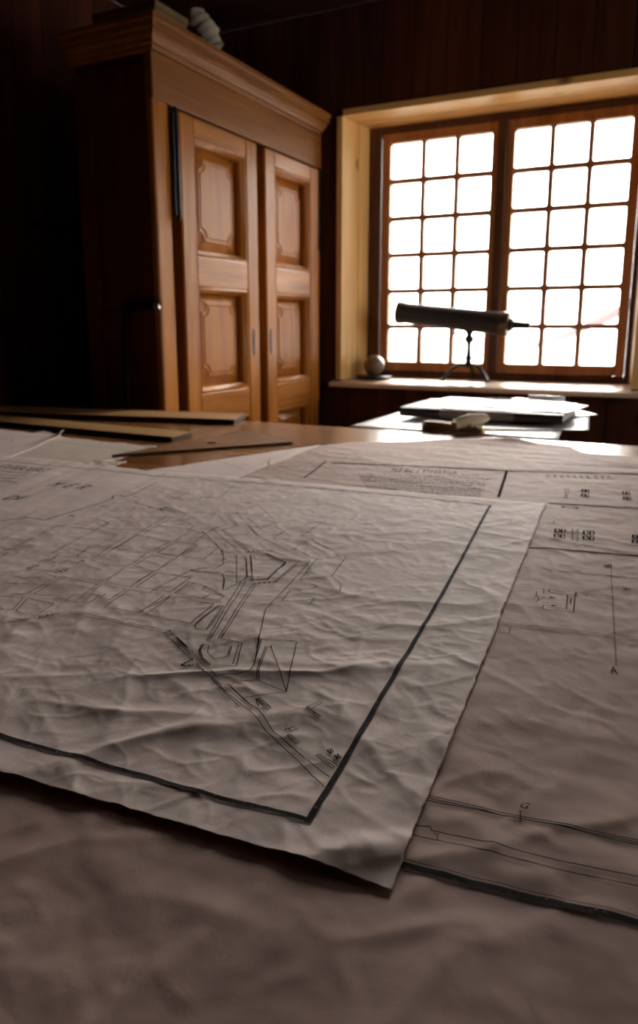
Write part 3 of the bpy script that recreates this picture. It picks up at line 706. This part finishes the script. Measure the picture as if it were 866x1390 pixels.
# ------------------------------------------------------------------ fortress map (top sheet)
mb = MB()
nr = [K_BL + (K_BL - K_BR) * 1.2, K_BL, K_BR]
fr = [m_edge_far[0] + (m_edge_far[0] - m_edge_far[2]) * .15] + m_edge_far
fr[0] = np.array([-1.60, 1.19])
nr = [np.array([-.98, .27]), K_BL, K_BR]
sheet_mesh(mb, nr, fr, 520, 420, H1, .0006, 33, .00035, vpow=1.2)
def ln(c, *pts, w=LW): strip(mb, c(*pts), w, H1, 1)
cA = crop(H1, 200, 640, 4.33); cB = crop(H1, 340, 650, 5.4125); cC = crop(H1, 200, 640, 2.706); cD = crop(H1, 220, 840, 3.093)
cE = crop(H1, 150, 780, 5.773); cF = crop(H1, 0, 780, 5.773); cG = crop(H1, 240, 860, 5.4125); cH = crop(H1, 0, 660, 5.4125); cI = crop(H1, 140, 680, 5.4125); cK = crop(H1, 0, 610, 3.936)
pxc = crop(H1, 0, 0, 1)
# borders
strip(mb, pxc((666, 686), (600, 808), (520, 942), (470, 1030), (418, 1116)), .0042, H1, 2)
strip(mb, pxc((420, 1115), (330, 1092), (200, 1055), (100, 1025), (0, 998), (-60, 982)), .0040, H1, 2)
strip(mb, pxc((666, 687), (600, 679), (500, 669), (421, 662), (300, 653), (220, 647), (110, 636), (75, 633), (0, 626)), .0032, H1, 1)
for a in ([(0, 365), (60, 425), (440, 600), (180, 890), (110, 960), (85, 1080), (45, 1250)], [(180, 450), (490, 592), (362, 745), (470, 780), (486, 794), (470, 808), (295, 822), (230, 900)],
          [(180, 450), (170, 435), (280, 372), (560, 308), (380, 420)], [(372, 410), (380, 424), (705, 572), (595, 720)], [(490, 592), (705, 572)], [(362, 745), (595, 720), (640, 750), (668, 790), (650, 835), (580, 865), (470, 882)],
          [(180, 890), (430, 928), (470, 882), (335, 825)], [(130, 527), (345, 610), (175, 762)], [(140, 524), (365, 608), (185, 766)], [(5, 560), (15, 742)], [(25, 572), (40, 602), (210, 595)],
          [(0, 205), (60, 195), (190, 318), (70, 370), (-20, 290)], [(590, 980), (625, 982), (660, 978)]): ln(cB, *a)
ln(cB, (110, 550), (200, 590), (258, 615), (130, 740), (0, 748), w=.0016)
for a in ([(385, 342), (560, 490)], [(435, 345), (590, 475)], [(447, 343), (602, 472)], [(385, 342), (470, 315), (415, 255), (310, 238), (210, 250), (0, 205)], [(455, 250), (520, 320), (435, 345)], [(475, 246), (532, 322)],
          [(520, 235), (650, 378)], [(525, 490), (525, 655)], [(605, 500), (620, 640)], [(435, 462), (450, 515), (445, 548), (385, 580)], [(450, 515), (510, 540)], [(435, 462), (525, 490)], [(250, 585), (320, 570)], [(250, 585), (440, 600), (450, 630), (445, 690)], [(450, 630), (520, 655)],
          [(320, 352), (440, 465)], [(30, 100), (170, 160), (245, 182)], [(510, 80), (425, 160)], [(425, 160), (620, 190)], [(300, 180), (320, 150), (425, 160)], [(415, 200), (545, 232)], [(385, 342), (300, 400), (160, 520)], [(0, 400), (130, 412), (0, 480)], [(60, 480), (180, 415), (290, 430), (190, 500), (60, 480)], [(0, 90), (250, 120), (170, 160)], [(545, 232), (650, 200)]): ln(cA, *a)
for a in ([(555, 500), (700, 490), (815, 540), (710, 630), (565, 642)], [(560, 510), (580, 508), (588, 625), (560, 640)]): ln(cA, *a, w=.0013)
dashed(mb, cA((590, 474), (715, 466)), .0028, H1, .004, .002); dashed(mb, cA((620, 665), (745, 652)), .0030, H1, .004, .002); ln(cA, (455, 594), (495, 594), (512, 602), w=.002)
for a in ([(345, 405), (217, 622)], [(360, 405), (228, 624)], [(385, 418), (262, 612)], [(397, 418), (273, 614)], [(200, 220), (275, 290), (280, 320), (270, 330)], [(160, 365), (275, 345)], [(160, 368), (275, 375), (285, 400), (278, 440), (345, 405)],
          [(5, 500), (90, 455), (245, 488), (160, 556)], [(100, 448), (180, 408), (280, 460), (265, 474), (100, 448)], [(280, 495), (215, 582), (180, 578), (175, 565), (262, 492), (280, 495)], [(10, 445), (165, 360)]): ln(cC, *a)
for a in ([(262, 0), (222, 60), (405, 95), (385, 168), (285, 192)], [(395, 98), (375, 160)], [(330, 0), (305, 42), (480, 75), (435, 243), (330, 238), (255, 262)], [(345, 0), (322, 36), (470, 72)], [(455, 85), (410, 232)], [(190, 82), (235, 92), (225, 140), (295, 218)], [(255, 250), (300, 228), (400, 232)],
          [(612, 0), (575, 215), (540, 270), (430, 305), (345, 298), (290, 320)], [(622, 45), (570, 225), (545, 270)], [(615, 42), (700, 45), (866, 58)], [(0, 25), (250, 262)], [(0, 45), (290, 320)], [(0, 60), (120, 185)], [(0, 95), (110, 200)], [(0, 272), (125, 235)],
          [(150, 222), (205, 282), (250, 325), (290, 320)], [(140, 228), (195, 285)], [(250, 330), (325, 388)], [(258, 322), (332, 384)], [(250, 330), (460, 541)], [(350, 375), (410, 378), (420, 360), (590, 350), (605, 350)], [(400, 358), (415, 350), (590, 343)], [(380, 380), (560, 541)],
          [(605, 352), (603, 265), (665, 98), (685, 108), (700, 92)], [(585, 346), (592, 258), (652, 98)], [(605, 352), (805, 432)], [(690, 95), (805, 432)], [(475, 478), (805, 432)], [(600, 541), (580, 487), (605, 478), (690, 541)], [(590, 480), (665, 541)]): ln(cG, *a)
dashed(mb, cG((190, 85), (168, 128), (185, 185), (245, 237)), .0028, H1, .0026, .0007); dashed(mb, cG((120, 190), (35, 232), (45, 242), (125, 232)), .0020, H1, .003, .0012)
for a in ([(410, 88), (565, 98), (522, 308)], [(245, 285), (370, 390), (440, 480), (560, 590), (600, 630), (680, 710)], [(275, 275), (340, 335), (395, 375), (470, 480), (520, 520), (600, 590), (705, 668)],
          [(395, 340), (410, 337), (458, 377), (445, 385), (395, 340)], [(400, 338), (450, 381)], [(605, 375), (660, 350), (670, 358), (622, 382), (668, 412), (655, 420), (605, 375)], [(612, 372), (662, 416)], [(515, 470), (555, 455), (568, 465), (525, 482), (515, 470)], [(530, 464), (545, 476)],
          [(525, 492), (540, 487), (578, 522), (562, 530), (525, 492)], [(532, 490), (570, 526)], [(645, 577), (660, 570), (735, 620), (715, 632), (645, 577)], [(652, 574), (725, 626)], [(692, 555), (710, 548), (720, 562), (705, 570), (692, 555)], [(692, 555), (720, 562)], [(710, 548), (705, 570)], [(722, 578), (738, 570), (750, 585), (735, 592), (722, 578)], [(722, 578), (750, 585)], [(738, 570), (735, 592)]): ln(cD, *a)
for a in ([(0, 350), (110, 375)], [(0, 372), (110, 395)], [(150, 380), (460, 440), (610, 577)], [(150, 400), (420, 460), (540, 577)], [(130, 392), (150, 380)], [(495, 505), (515, 500), (600, 577)], [(480, 512), (555, 577)], [(425, 462), (480, 440)], [(440, 480), (500, 455)], [(450, 492), (515, 470)],
          [(0, 70), (150, 100), (310, 0)], [(200, 100), (350, 0)], [(200, 100), (340, 122), (475, 135), (630, 25), (480, 0)], [(500, 150), (620, 65), (755, 95), (715, 128), (800, 150)], [(500, 150), (700, 190), (866, 210)], [(720, 190), (800, 150), (866, 165)],
          [(0, 98), (120, 118), (0, 195)], [(0, 220), (150, 125), (425, 162), (230, 300), (0, 265)], [(280, 315), (470, 172), (810, 235), (625, 385), (280, 315)], [(866, 240), (660, 405), (675, 430), (750, 442), (866, 290)]): ln(cE, *a)
for a in ([(0, 155), (205, 158), (445, 18), (350, 0)], [(260, 158), (475, 22), (765, 78), (590, 215), (690, 232), (780, 165), (720, 150)], [(260, 158), (580, 165), (510, 205), (560, 210)], [(0, 175), (185, 180), (95, 280), (0, 275)], [(125, 290), (215, 188), (425, 230), (280, 325), (125, 290)],
          [(0, 380), (280, 338)], [(0, 395), (340, 335), (420, 315), (530, 290), (866, 350)], [(540, 305), (866, 368)], [(0, 80), (290, 72), (130, 15), (0, 10)], [(500, 20), (800, 50), (866, 20)], [(720, 135), (800, 80), (866, 92)], [(720, 135), (830, 155), (780, 190), (866, 200)], [(866, 225), (820, 260), (866, 268)], [(0, 255), (20, 270), (15, 280), (0, 280)]): ln(cF, *a)
for a in ([(0, 335), (320, 395), (185, 480), (0, 470)], [(100, 345), (360, 385), (490, 300), (250, 255), (100, 345)], [(390, 385), (520, 300), (700, 325), (540, 410), (390, 385)], [(220, 480), (360, 400), (520, 430), (390, 515), (220, 480)], [(20, 595), (160, 490), (0, 475)], [(250, 595), (370, 522), (200, 490)],
          [(300, 595), (400, 530), (640, 565), (600, 595)], [(580, 410), (700, 335), (845, 345), (740, 430), (580, 410)], [(530, 295), (650, 220), (725, 225), (845, 340)], [(300, 240), (510, 120), (665, 185), (640, 210), (400, 180)], [(0, 400), (470, 110)], [(0, 365), (60, 330), (150, 280)], [(640, 515), (760, 490)], [(640, 515), (866, 530)], [(130, 230), (260, 250)], [(0, 110), (130, 130)], [(0, 150), (45, 165), (0, 195)], [(100, 60), (200, 40), (240, 50), (170, 95)], [(230, 10), (400, 60), (580, 100), (700, 80)], [(460, 60), (640, 100)]): ln(cI, *a)
for a in ([(0, 500), (250, 378), (110, 355), (0, 350)], [(0, 520), (70, 485)], [(100, 460), (270, 375), (520, 410), (380, 495), (100, 460)], [(0, 450), (60, 465), (300, 500), (360, 510)], [(390, 495), (540, 415), (660, 440), (590, 500)], [(570, 530), (575, 505), (700, 440), (800, 462), (680, 541)], [(520, 410), (700, 330), (430, 290)], [(280, 365), (430, 290)], [(540, 300), (700, 325), (800, 270), (700, 240)], [(720, 440), (866, 360)], [(820, 465), (866, 440)]): ln(cH, *a)
ln(cK, (0, 385), (130, 365), (190, 370), (235, 381), (400, 330), (600, 268), (605, 250), (640, 245), (660, 255), (700, 246), (840, 176), w=.0019)
ln(cK, (700, 246), (755, 265), (720, 285), (866, 325)); ln(cK, (0, 206), (140, 152), (300, 95), w=.0016); ln(cK, (310, 410), (400, 400), (520, 380)); ln(cK, (470, 370), (580, 395), (540, 410))
ln(cK, (0, 432), (200, 330)); ln(cK, (560, 320), (640, 335), (720, 310))
glyphs(mb, 'M  E  R', cK((240, 196))[0], cK((432, 214))[0], .036, H1, slant=.15)
glyphs(mb, 'DE', cK((8, 268))[0], cK((106, 272))[0], .030, H1, slant=.15)
glyphs(mb, 'LOUISBOURG', cK((-40, 98))[0], cK((208, 121))[0], .036, H1)
glyphs(mb, 'R', cK((360, 360))[0], cK((392, 362))[0], .010, H1); glyphs(mb, 'M', cK((530, 312))[0], cK((566, 314))[0], .012, H1)
glyphs(mb, 'RUE DU', cF((310, 345))[0], cF((470, 318))[0], .007, H1)
rng = random.Random(5)
for r, (x1_) in enumerate((150, 135, 120, 90)):
    p, q_ = cK((-60, 112 + r * 17))[0], cK((x1_, 127 + r * 17))[0]; s = 0
    while s < 1: e = min(1, s + rng.uniform(.03, .08)); strip(mb, [p + (q_ - p) * s, p + (q_ - p) * e], .0045, H1, 1); s = e + rng.uniform(.015, .03)
# tree marks of the garden square
cJ = crop(H1, 0, 700, 3.936)
for (x0_, y0_, x1_, y1_, nn) in [(150, 285, 200, 262, 12), (255, 235, 300, 215, 8), (290, 305, 355, 292, 14), (385, 258, 445, 245, 14), (100, 415 - 300, 100, 116, 0)]:
    for k in range(nn):
        t = k / max(1, nn - 1); x_, y_ = lerp(x0_, x1_, t) + rng.uniform(-8, 8), lerp(y0_, y1_, t) + rng.uniform(-7, 7); ln(cJ, (x_, y_), (x_ + rng.uniform(3, 8), y_ + rng.uniform(-4, 4)), w=.0022)
ln(cJ, (180, 290), (300, 305), (355, 290)); ln(cJ, (200, 255), (240, 238), (300, 252)); ln(cJ, (300, 252), (400, 245))
for (x_, y_) in [(330, 52), (345, 50), (410, 58), (425, 62), (440, 52), (455, 50), (420, 70), (435, 68)]: ln(cI, (x_, y_), (x_ + 14, y_ + 2), w=.003)
tag(mb.build('fortress_map', ['map', 'ink', 'fadeink'], smooth=True), 'topmost crumpled map sheet with thick black border and an angular fortress plan', 'map')

# ------------------------------------------------------------------ rulers and set square
def bar(name, nr_px, fr_px, left_px, z, th, label, ext):
    a = onz(*nr_px, z)[:2]; c_ = onz(*fr_px, z)[:2]; l = onz(*left_px, z)[:2]
    d = (l - a) / np.linalg.norm(l - a); L = ext
    e = c_ + d * L; f_ = a + d * L
    o = MB(); pts = [f_, a, c_, e]; n = 4
    zz0 = TZ + .0004
    # top face pulled in along the near edge: bevelled rule
    vs = [(p[0], p[1], zz0) for p in pts] + [(p[0], p[1], z) for p in pts]
    o.add(vs, [(3, 2, 1, 0), (4, 5, 6, 7), (0, 1, 5, 4), (1, 2, 6, 5), (2, 3, 7, 6), (3, 0, 4, 7)])
    o.m = [0, 0, 1, 1, 1, 1]
    root = empty(name, (float(a[0]), float(a[1]), TZ))
    o.build('blade', ['ruler', 'edgewood'], root, bevel=.0015)
    g = MB(); g2 = MB(); w = np.array([c_ - a])[0]; wl = np.linalg.norm(w); w = w / wl
    k = 0
    while k * .01 < L - .01:
        p = a + d * (k * .01 + .005); ln_ = .010 if k % 5 else .016
        q = p + w * ln_; hw = d * .0009
        p = p + w * .002
        g.add([(*(p - hw), z + .0002), (*(p + hw), z + .0002), (*(q + hw), z + .0002), (*(q - hw), z + .0002)], [(0, 1, 2, 3)])
        p2 = c_ + d * (k * .01 + .005) - w * .002; q2 = p2 - w * ln_
        g2.add([(*(p2 - hw), z + .0002), (*(p2 + hw), z + .0002), (*(q2 + hw), z + .0002), (*(q2 - hw), z + .0002)], [(3, 2, 1, 0)])
        k += 1
    g.build('graduation_marks', 'edgewood', root); g2.build('graduation_marks', 'edgewood', root)
    tag(root, label, 'ruler', None); return root
bar('ruler', (318, 569.5), (333, 561), (0, 559), .777, .017, 'farther of the two long wooden rulers, lying along the far edge of the table', 1.05)
bar('ruler', (233, 593.5), (261, 585.5), (0, 572), .774, .014, 'nearer wooden ruler with its dark end by the set square', 1.0)
v0, v1 = onz(152, 619, .764)[:2], onz(397, 601, .764)[:2]
v2 = onz(338, 584.5, .764)[:2]
print('set square', v0, v1, v2)
ss = empty('set_square', (float(v1[0]), float(v1[1]), TZ))
hole = onz(287, 602.5, .764)[:2]
bm = bmesh.new()
outer = [v0, v1, v2]; hr = [hole + .013 * np.array([math.cos(a), math.sin(a)]) for a in [2 * PI * k / 24 for k in range(24)]]
def loop(pts, z):
    vs = [bm.verts.new((float(p[0]), float(p[1]), z)) for p in pts]
    return vs, [bm.edges.new((vs[i], vs[(i + 1) % len(vs)])) for i in range(len(vs))]
for z in (.7606, .7665):
    o1, e1 = loop(outer, z); o2, e2 = loop(hr, z); bmesh.ops.triangle_fill(bm, edges=e1 + e2, use_beauty=True)
    if z < .764: lo = (o1, o2)
    else:
        for A_, B_2 in ((lo[0], o1), (lo[1], o2)):
            for i in range(len(A_)): f = bm.faces.new((A_[i], A_[(i + 1) % len(A_)], B_2[(i + 1) % len(A_)], B_2[i])); f.material_index = 1
bmesh.ops.recalc_face_normals(bm, faces=bm.faces)
me = bpy.data.meshes.new('blade'); bm.to_mesh(me); bm.free(); me.materials.append(M['square']); me.materials.append(M['edgewood'])
o = bpy.data.objects.new('set_square', me); COL.objects.link(o); bpy.data.objects.remove(ss)
tag(o, 'thin brown wooden set square with a round hole, lying on the table', 'set square')

# ------------------------------------------------------------------ papers and book on the side table
def flat_sheet(name, corners, z, mt, label, cat, group=None, curl=0, seed=0, th=.0008):
    m = MB(); n = 24; cs = [np.array(p) for p in corners]   # a b c d ccw
    vs = []; 
    for i in range(n + 1):
        for j in range(n + 1):
            u, v = i / n, j / n
            p = cs[0] * (1 - u) * (1 - v) + cs[1] * u * (1 - v) + cs[2] * u * v + cs[3] * (1 - u) * v
            e = max(abs(u - .5), abs(v - .5)) * 2
            vs.append((p[0], p[1], z + curl * max(0, e - .6) ** 2 * 4 * (.6 + float(gn(p[0] * 6, p[1] * 6, seed))) + .0006 * (float(gn(p[0] * 12, p[1] * 12, seed + 1)) + .6)))
    k = len(vs); vs2 = vs + [(a, c_, e - th) for a, c_, e in vs]; fs = []
    I = lambda i, j: i * (n + 1) + j
    for i in range(n):
        for j in range(n): q = (I(i, j), I(i + 1, j), I(i + 1, j + 1), I(i, j + 1)); fs.append(q); fs.append(tuple(a + k for a in q[::-1]))
    ring = [I(i, 0) for i in range(n)] + [I(n, j) for j in range(n)] + [I(i, n) for i in range(n, 0, -1)] + [I(0, j) for j in range(n, 0, -1)]
    for i in range(len(ring)): a, c_ = ring[i], ring[(i + 1) % len(ring)]; fs.append((a, a + k, c_ + k, c_))
    m.add(vs2, fs); return tag(m.build(name, mt, smooth=True), label, cat, group)
g_ = None
flat_sheet('paper_sheet', [(-.925, 2.066), (-.30, 2.068), (-.40, 3.0), (-.925, 3.05)], TZ + .0015, 'white', 'widest white sheet at the bottom of the pile on the side table', 'paper', g_, 0, 1)
flat_sheet('paper_sheet', [(-.62, 2.12), (-.245, 2.27), (-.30, 2.75), (-.68, 2.62)], TZ + .0045, 'white', 'white sheet poking out rightward beneath the book, drooping over the table edge', 'paper', g_, .004, 2)
flat_sheet('paper_sheet', [(-.50, 2.30), (-.262, 2.66), (-.45, 2.95), (-.68, 2.6)], TZ + .0095, 'white', 'white sheet whose corner points right past the book end', 'paper', g_, .004, 6)
# big book
bk = tag(empty('book', (-.58, 2.45, TZ)), 'large thick book with dark brown spine ends and a grey-brown middle, lying on white sheets', 'book')
BX0, BX1, BY0, BY1, BZ0, BZ1 = -.845, -.325, 2.30, 2.64, TZ + .0125, TZ + .0425
m = MB(); m.box(BX0 + .006, BX1 - .006, BY0 + .02, BY1 - .005, BZ0 + .0035, BZ1 - .0035); m.build('pages', 'bookpages', bk)
def cover(x0, x1, mt, name, e=0):
    m = MB(); r = (BZ1 - BZ0) / 2 + e; zc = (BZ0 + BZ1) / 2; n = 10
    out = [(BY1, BZ1 + e)] + [(BY0 + .012 - (.012 + e) * math.sin(PI * k / n), zc + r * math.cos(PI * k / n)) for k in range(n + 1)] + [(BY1, BZ0 - e)]
    inn = [(BY1, BZ0 + .003)] + [(BY0 + .014 - .010 * math.sin(PI * k / n), zc - (r - .003 - e) * math.cos(PI * k / n)) for k in range(n + 1)] + [(BY1, BZ1 - .003)]
    prof = out + inn; k = len(prof)
    vs = [(x0, a, z) for a, z in prof] + [(x1, a, z) for a, z in prof]
    h = len(out); fs = [(i, (i + 1) % k, k + (i + 1) % k, k + i) for i in range(k)]
    for i in range(h - 1): j = k - 1 - i; fs.append((i, i + 1, j - 1, j)); fs.append((k + i, k + j, k + j - 1, k + i + 1))
    m.add(vs, fs); return autosmooth(m.build(name, mt, bk), 35)
xa, xb = onY(596, 560, 2.3)[0], onY(697, 568, 2.3)[0]
cover(BX0, xa, 'bookbrown', 'leather_end'); cover(xa, xb, 'bookmid', 'cloth_middle', -.0004); cover(xb, BX1, 'bookbrown', 'leather_end')
flat_sheet('paper_sheet', [(-.835, 2.335), (-.40, 2.33), (-.33, 2.68), (-.80, 2.72)], BZ1 + .0012, 'white', 'white sheet covering the top of the big book', 'paper', g_, 0, 4)
flat_sheet('paper_sheet', [(-.62, 2.40), (-.315, 2.34), (-.285, 2.58), (-.56, 2.76)], BZ1 + .0035, 'white', 'second white sheet lying askew on the right half of the big book', 'paper', g_, .003, 9)
# curled white sheet at the back right
m = MB(); vs = []; n = 24
for i in range(n + 1):
    t = i / n; a = -PI / 2 + t * 1.6 * PI; r = .009 * (1 + .3 * t)
    for x, sk in ((-.50, .02), (-.375, 0)): vs.append((x, 2.66 - r * math.cos(a) + sk, BZ1 + .006 + .009 + r * math.sin(a)))
o = m.add(vs, [(2 * i, 2 * i + 1, 2 * i + 3, 2 * i + 2) for i in range(n)]).build('curled_paper', 'white', smooth=True)
so = o.modifiers.new('solid', 'SOLIDIFY'); so.thickness = .0008
tag(o, 'loosely rolled white sheet at the back of the book', 'paper')
# pens on the book
def pencil(p0, p1, r, label):
    p0 = Vector(p0); p1 = Vector(p1); d = p1 - p0
    root = empty('pencil', p0)
    MB().tube([p0, p0 + d * .88], r, 6).build('barrel', 'bookbrown', root)
    MB().tube([p0 + d * .88, p0 + d * .985], [r, r * .2], 6).build('tip', 'ruler', root)
    return tag(root, label, 'pencil')
pencil((-.76, 2.47, BZ1 + .0068), (-.60, 2.40, BZ1 + .0075), .0035, 'dark pencil lying on the left of the white sheet on the book')
pencil((-.63, 2.62, BZ1 + .0125), (-.47, 2.58, BZ1 + .0125), .0035, 'dark pencil lying farther back on the white sheet on the book')
# folded papers in front of the book
def folded(cx, cy, L, W, z, th, ang, mt, label, group=None, n=3):
    m = MB(); ca, sa = math.cos(ang), math.sin(ang)
    prof = [(-W / 2, 0), (W / 2, 0), (W / 2 + th * .45, th * .5), (W / 2, th), (-W / 2, th), (-W / 2, th * .62), (W / 2 - .004, th * .55), (-W / 2, th * .40)]
    k = len(prof); vs = []
    for i in range(9):
        x = -L / 2 + L * i / 8; wv = .0012 * math.sin(i * 1.3)
        for (a, zz) in prof: vs.append((cx + x * ca - (a + wv) * sa, cy + x * sa + (a + wv) * ca, z + zz + .001 * (1 + math.sin(i * .9)) * (1 if zz > th * .45 else 0)))
    fs = []
    for i in range(8):
        for j in range(k): fs.append((i * k + j, i * k + (j + 1) % k, (i + 1) * k + (j + 1) % k, (i + 1) * k + j))
    fs += [tuple(range(k))[::-1], tuple(range(8 * k, 9 * k))]
    m.add(vs, fs); return tag(autosmooth(m.build('folded_paper', mt), 40), label, 'paper', group)
fz = TZ + .0035
f0 = onz(566, 584, fz + .003); f1 = onz(652, 589, fz + .003); ang = math.atan2(f1[1] - f0[1], f1[0] - f0[0]); fc = (f0 + f1) / 2; L_ = float(np.linalg.norm((f1 - f0)[:2]))
print('folded', f0, f1)
folded(fc[0] - .002, fc[1] + .055, L_ * .97, .045, fz, .0065, ang - .04, 'kraft', 'lowest strip in the stack of folded tan papers before the book', None)
folded(fc[0] - .006, fc[1] + .053, L_ * .93, .040, fz + .009, .006, ang + .03, 'kraft', 'middle strip in the stack of folded tan papers before the book', None)
folded(fc[0] - .016, fc[1] + .055, L_ * .80, .036, fz + .0175, .005, ang - .07, 'kraft', 'topmost strip in the stack of folded tan papers before the book', None)
m = MB(); p_ = onz(650, 586, fz + .006); m.box(p_[0] - .004, p_[0] + .008, p_[1] + .01, p_[1] + .045, fz, fz + .012); tag(m.build('paper_tag', 'yellow', bevel=.002), 'tiny yellow tag at the right end of the folded tan papers', 'tag')
pt = []; rr = []
c0 = onz(615, 579, fz + .02); c1 = onz(660, 575, fz + .02)
for i in range(15):
    t = i / 14; pt.append((lerp(c0[0], c1[0], t), lerp(c0[1], c1[1], t) + .012, fz + .0265 + .014 * t ** .5 - .004)); rr.append(.006 + .013 * math.sin(PI * min(1, .12 + t * .80)) ** .8)
o = MB().tube(pt, rr, 20).build('cloth_pouch', 'kraft', smooth=True)
for v in o.data.vertices: v.co += Vector((0, 0, 1)) * mnoise.noise(v.co * 60) * .003
tag(o, 'small rounded tan cloth pouch lying on the folded papers against the book', 'pouch')

# ------------------------------------------------------------------ telescope on the sill
TY = 3.55
tl = onY(541, 424, TY); tr = onY(690, 440.5, TY); te = onY(719, 441.5, TY)
ts = tag(empty('telescope', (-.94, TY, SZ)), 'dark brass telescope on a small tripod stand, standing on the window sill', 'telescope')
A_ = Vector(tl); B2 = Vector(tr); d = (B2 - A_).normalized(); L = (B2 - A_).length
def along(ts_, rs, name, mt, n=32): return autosmooth(MB().tube([A_ + d * t for t in ts_], rs, n).build(name, mt, ts), 50)
along([0, .0, .004, .03, .033, L * .98, L], [.046, .0515, .053, .053, .0495, .054, .054], 'tube', 'leather')
along([-.004, -.002, .02, .022], [.048, .055, .055, .053], 'front_ring', 'brass')
along([L - .035, L - .033, L - .004, L + .004, L + .006], [.0535, .0575, .0575, .052, .03], 'rear_cap', 'brass')
E0 = A_ + d * (L + .004); E1 = Vector(te)
MB().tube([E0, E0.lerp(E1, .18), E0.lerp(E1, .2), E0.lerp(E1, .85), E0.lerp(E1, .86), E1], [.032, .028, .018, .013, .016, .014], 20).build('eyepiece', 'darkmetal', ts, smooth=False)
k0 = A_ + d * (L * .53) - Vector((0, 0, .052)); MB().tube([k0, k0 - Vector((0, 0, .012)), k0 - Vector((0, 0, .014)), k0 - Vector((0, 0, .024))], [.004, .004, .008, .007], 12).build('focus_screw', 'brass', ts)
s0 = A_ + d * (L * .665); sx_ = s0.x
zz = [s0.z - .050, s0.z - .058, s0.z - .068, s0.z - .085, s0.z - .10, s0.z - .108, s0.z - .125, s0.z - .165, s0.z - .18, s0.z - .188, s0.z - .205, s0.z - .215, s0.z - .228]
rr = [.026, .018, .012, .022, .018, .010, .009, .011, .018, .012, .017, .024, .015]
autosmooth(MB().tube([(sx_, TY, z) for z in zz], rr, 20).build('pillar', 'darkmetal', ts), 60)
hub = s0.z - .215
for a in (math.radians(205), math.radians(-25), math.radians(90)):
    rl = .118 if a != math.radians(90) else .10
    p = [(sx_ + math.cos(a) * rl * t, TY + math.sin(a) * rl * t, lerp(hub, SZ + .008, t ** 2.2) + .012 * math.sin(PI * t)) for t in [k / 10 for k in range(11)]]
    p.append((sx_ + math.cos(a) * (rl + .012), TY + math.sin(a) * (rl + .012), SZ + .006))
    MB().tube(p, [.011] + [.008] * 9 + [.008, .007], 12).build('leg', 'darkmetal', ts, smooth=True)
# ball on a flat stand
bc = onY(508, 500, 3.56)
bm = bmesh.new(); bmesh.ops.create_uvsphere(bm, u_segments=48, v_segments=32, radius=.053)
for v in bm.verts: v.co += Vector((bc[0], 3.56, SZ + .012 + .0525))
for f in bm.faces: f.smooth = True
me = bpy.data.meshes.new('ball'); bm.to_mesh(me); bm.free(); me.materials.append(M['stone']); o = bpy.data.objects.new('ball', me); COL.objects.link(o)
tag(o, 'round grey-brown ball resting on a dark plate at the left of the window sill', 'ball')
pc = onY(508, 512, 3.56)[0]
m = MB(); m.tube([(pc, 3.56, SZ + .0005), (pc, 3.56, SZ + .003), (pc, 3.56, SZ + .010), (pc, 3.56, SZ + .012)], [.07, .092, .095, .09], 40)
tag(autosmooth(m.build('plate', 'iron')), 'flat dark round plate under the ball on the window sill', 'plate')

# ------------------------------------------------------------------ light
w = bpy.data.worlds.new('overcast'); S.world = w; w.use_nodes = True
nt = w.node_tree; bg = nt.nodes['Background']; bg.inputs[0].default_value = (1, .96, .925, 1); bg.inputs[1].default_value = 9.0
sun = bpy.data.lights.new('sun', 'SUN'); sun.energy = 21; sun.angle = math.radians(60); sun.color = (1, .93, .87)
so = bpy.data.objects.new('sun', sun); COL.objects.link(so)
dirv = Vector((-.12, -1, -.46)); so.rotation_euler = dirv.to_track_quat('-Z', 'Y').to_euler(); so.location = (-.5, 8, 5)
def portal(loc, rot, sx, sy):
    l = bpy.data.lights.new('window_portal', 'AREA'); l.shape = 'RECTANGLE'; l.size = sx; l.size_y = sy; l.cycles.is_portal = True
    o = bpy.data.objects.new('window_portal', l); COL.objects.link(o); o.location = loc; o.rotation_euler = rot
portal((-.9, GY + .08, 1.42), (-PI / 2, 0, 0), 1.3, 1.25)

portal((XR + .28, (W2Y0 + W2Y1) / 2, (W2Z0 + W2Z1) / 2), (0, PI / 2, 0), 1.3, 1.2)
# ------------------------------------------------------------------ camera
cam = bpy.data.cameras.new('camera'); co = bpy.data.objects.new('camera', cam); COL.objects.link(co)
cam.sensor_fit = 'VERTICAL'; cam.sensor_height = 36; cam.sensor_width = 24; cam.lens = F / 1390 * 36; cam.shift_y = -45 / 1390
Rm = Matrix((RT, UP, -FW)).transposed(); co.matrix_world = Matrix.Translation(CAM) @ Rm.to_4x4()
cam.clip_start = .02; cam.clip_end = 1000
cam.dof.use_dof = True; cam.dof.focus_distance = .58; cam.dof.aperture_fstop = 9.0
S.camera = co
S.view_settings.view_transform = 'Standard'; S.view_settings.look = 'None'; S.view_settings.gamma = 1; S.view_settings.use_curve_mapping = False
S.view_settings.exposure = 0.55
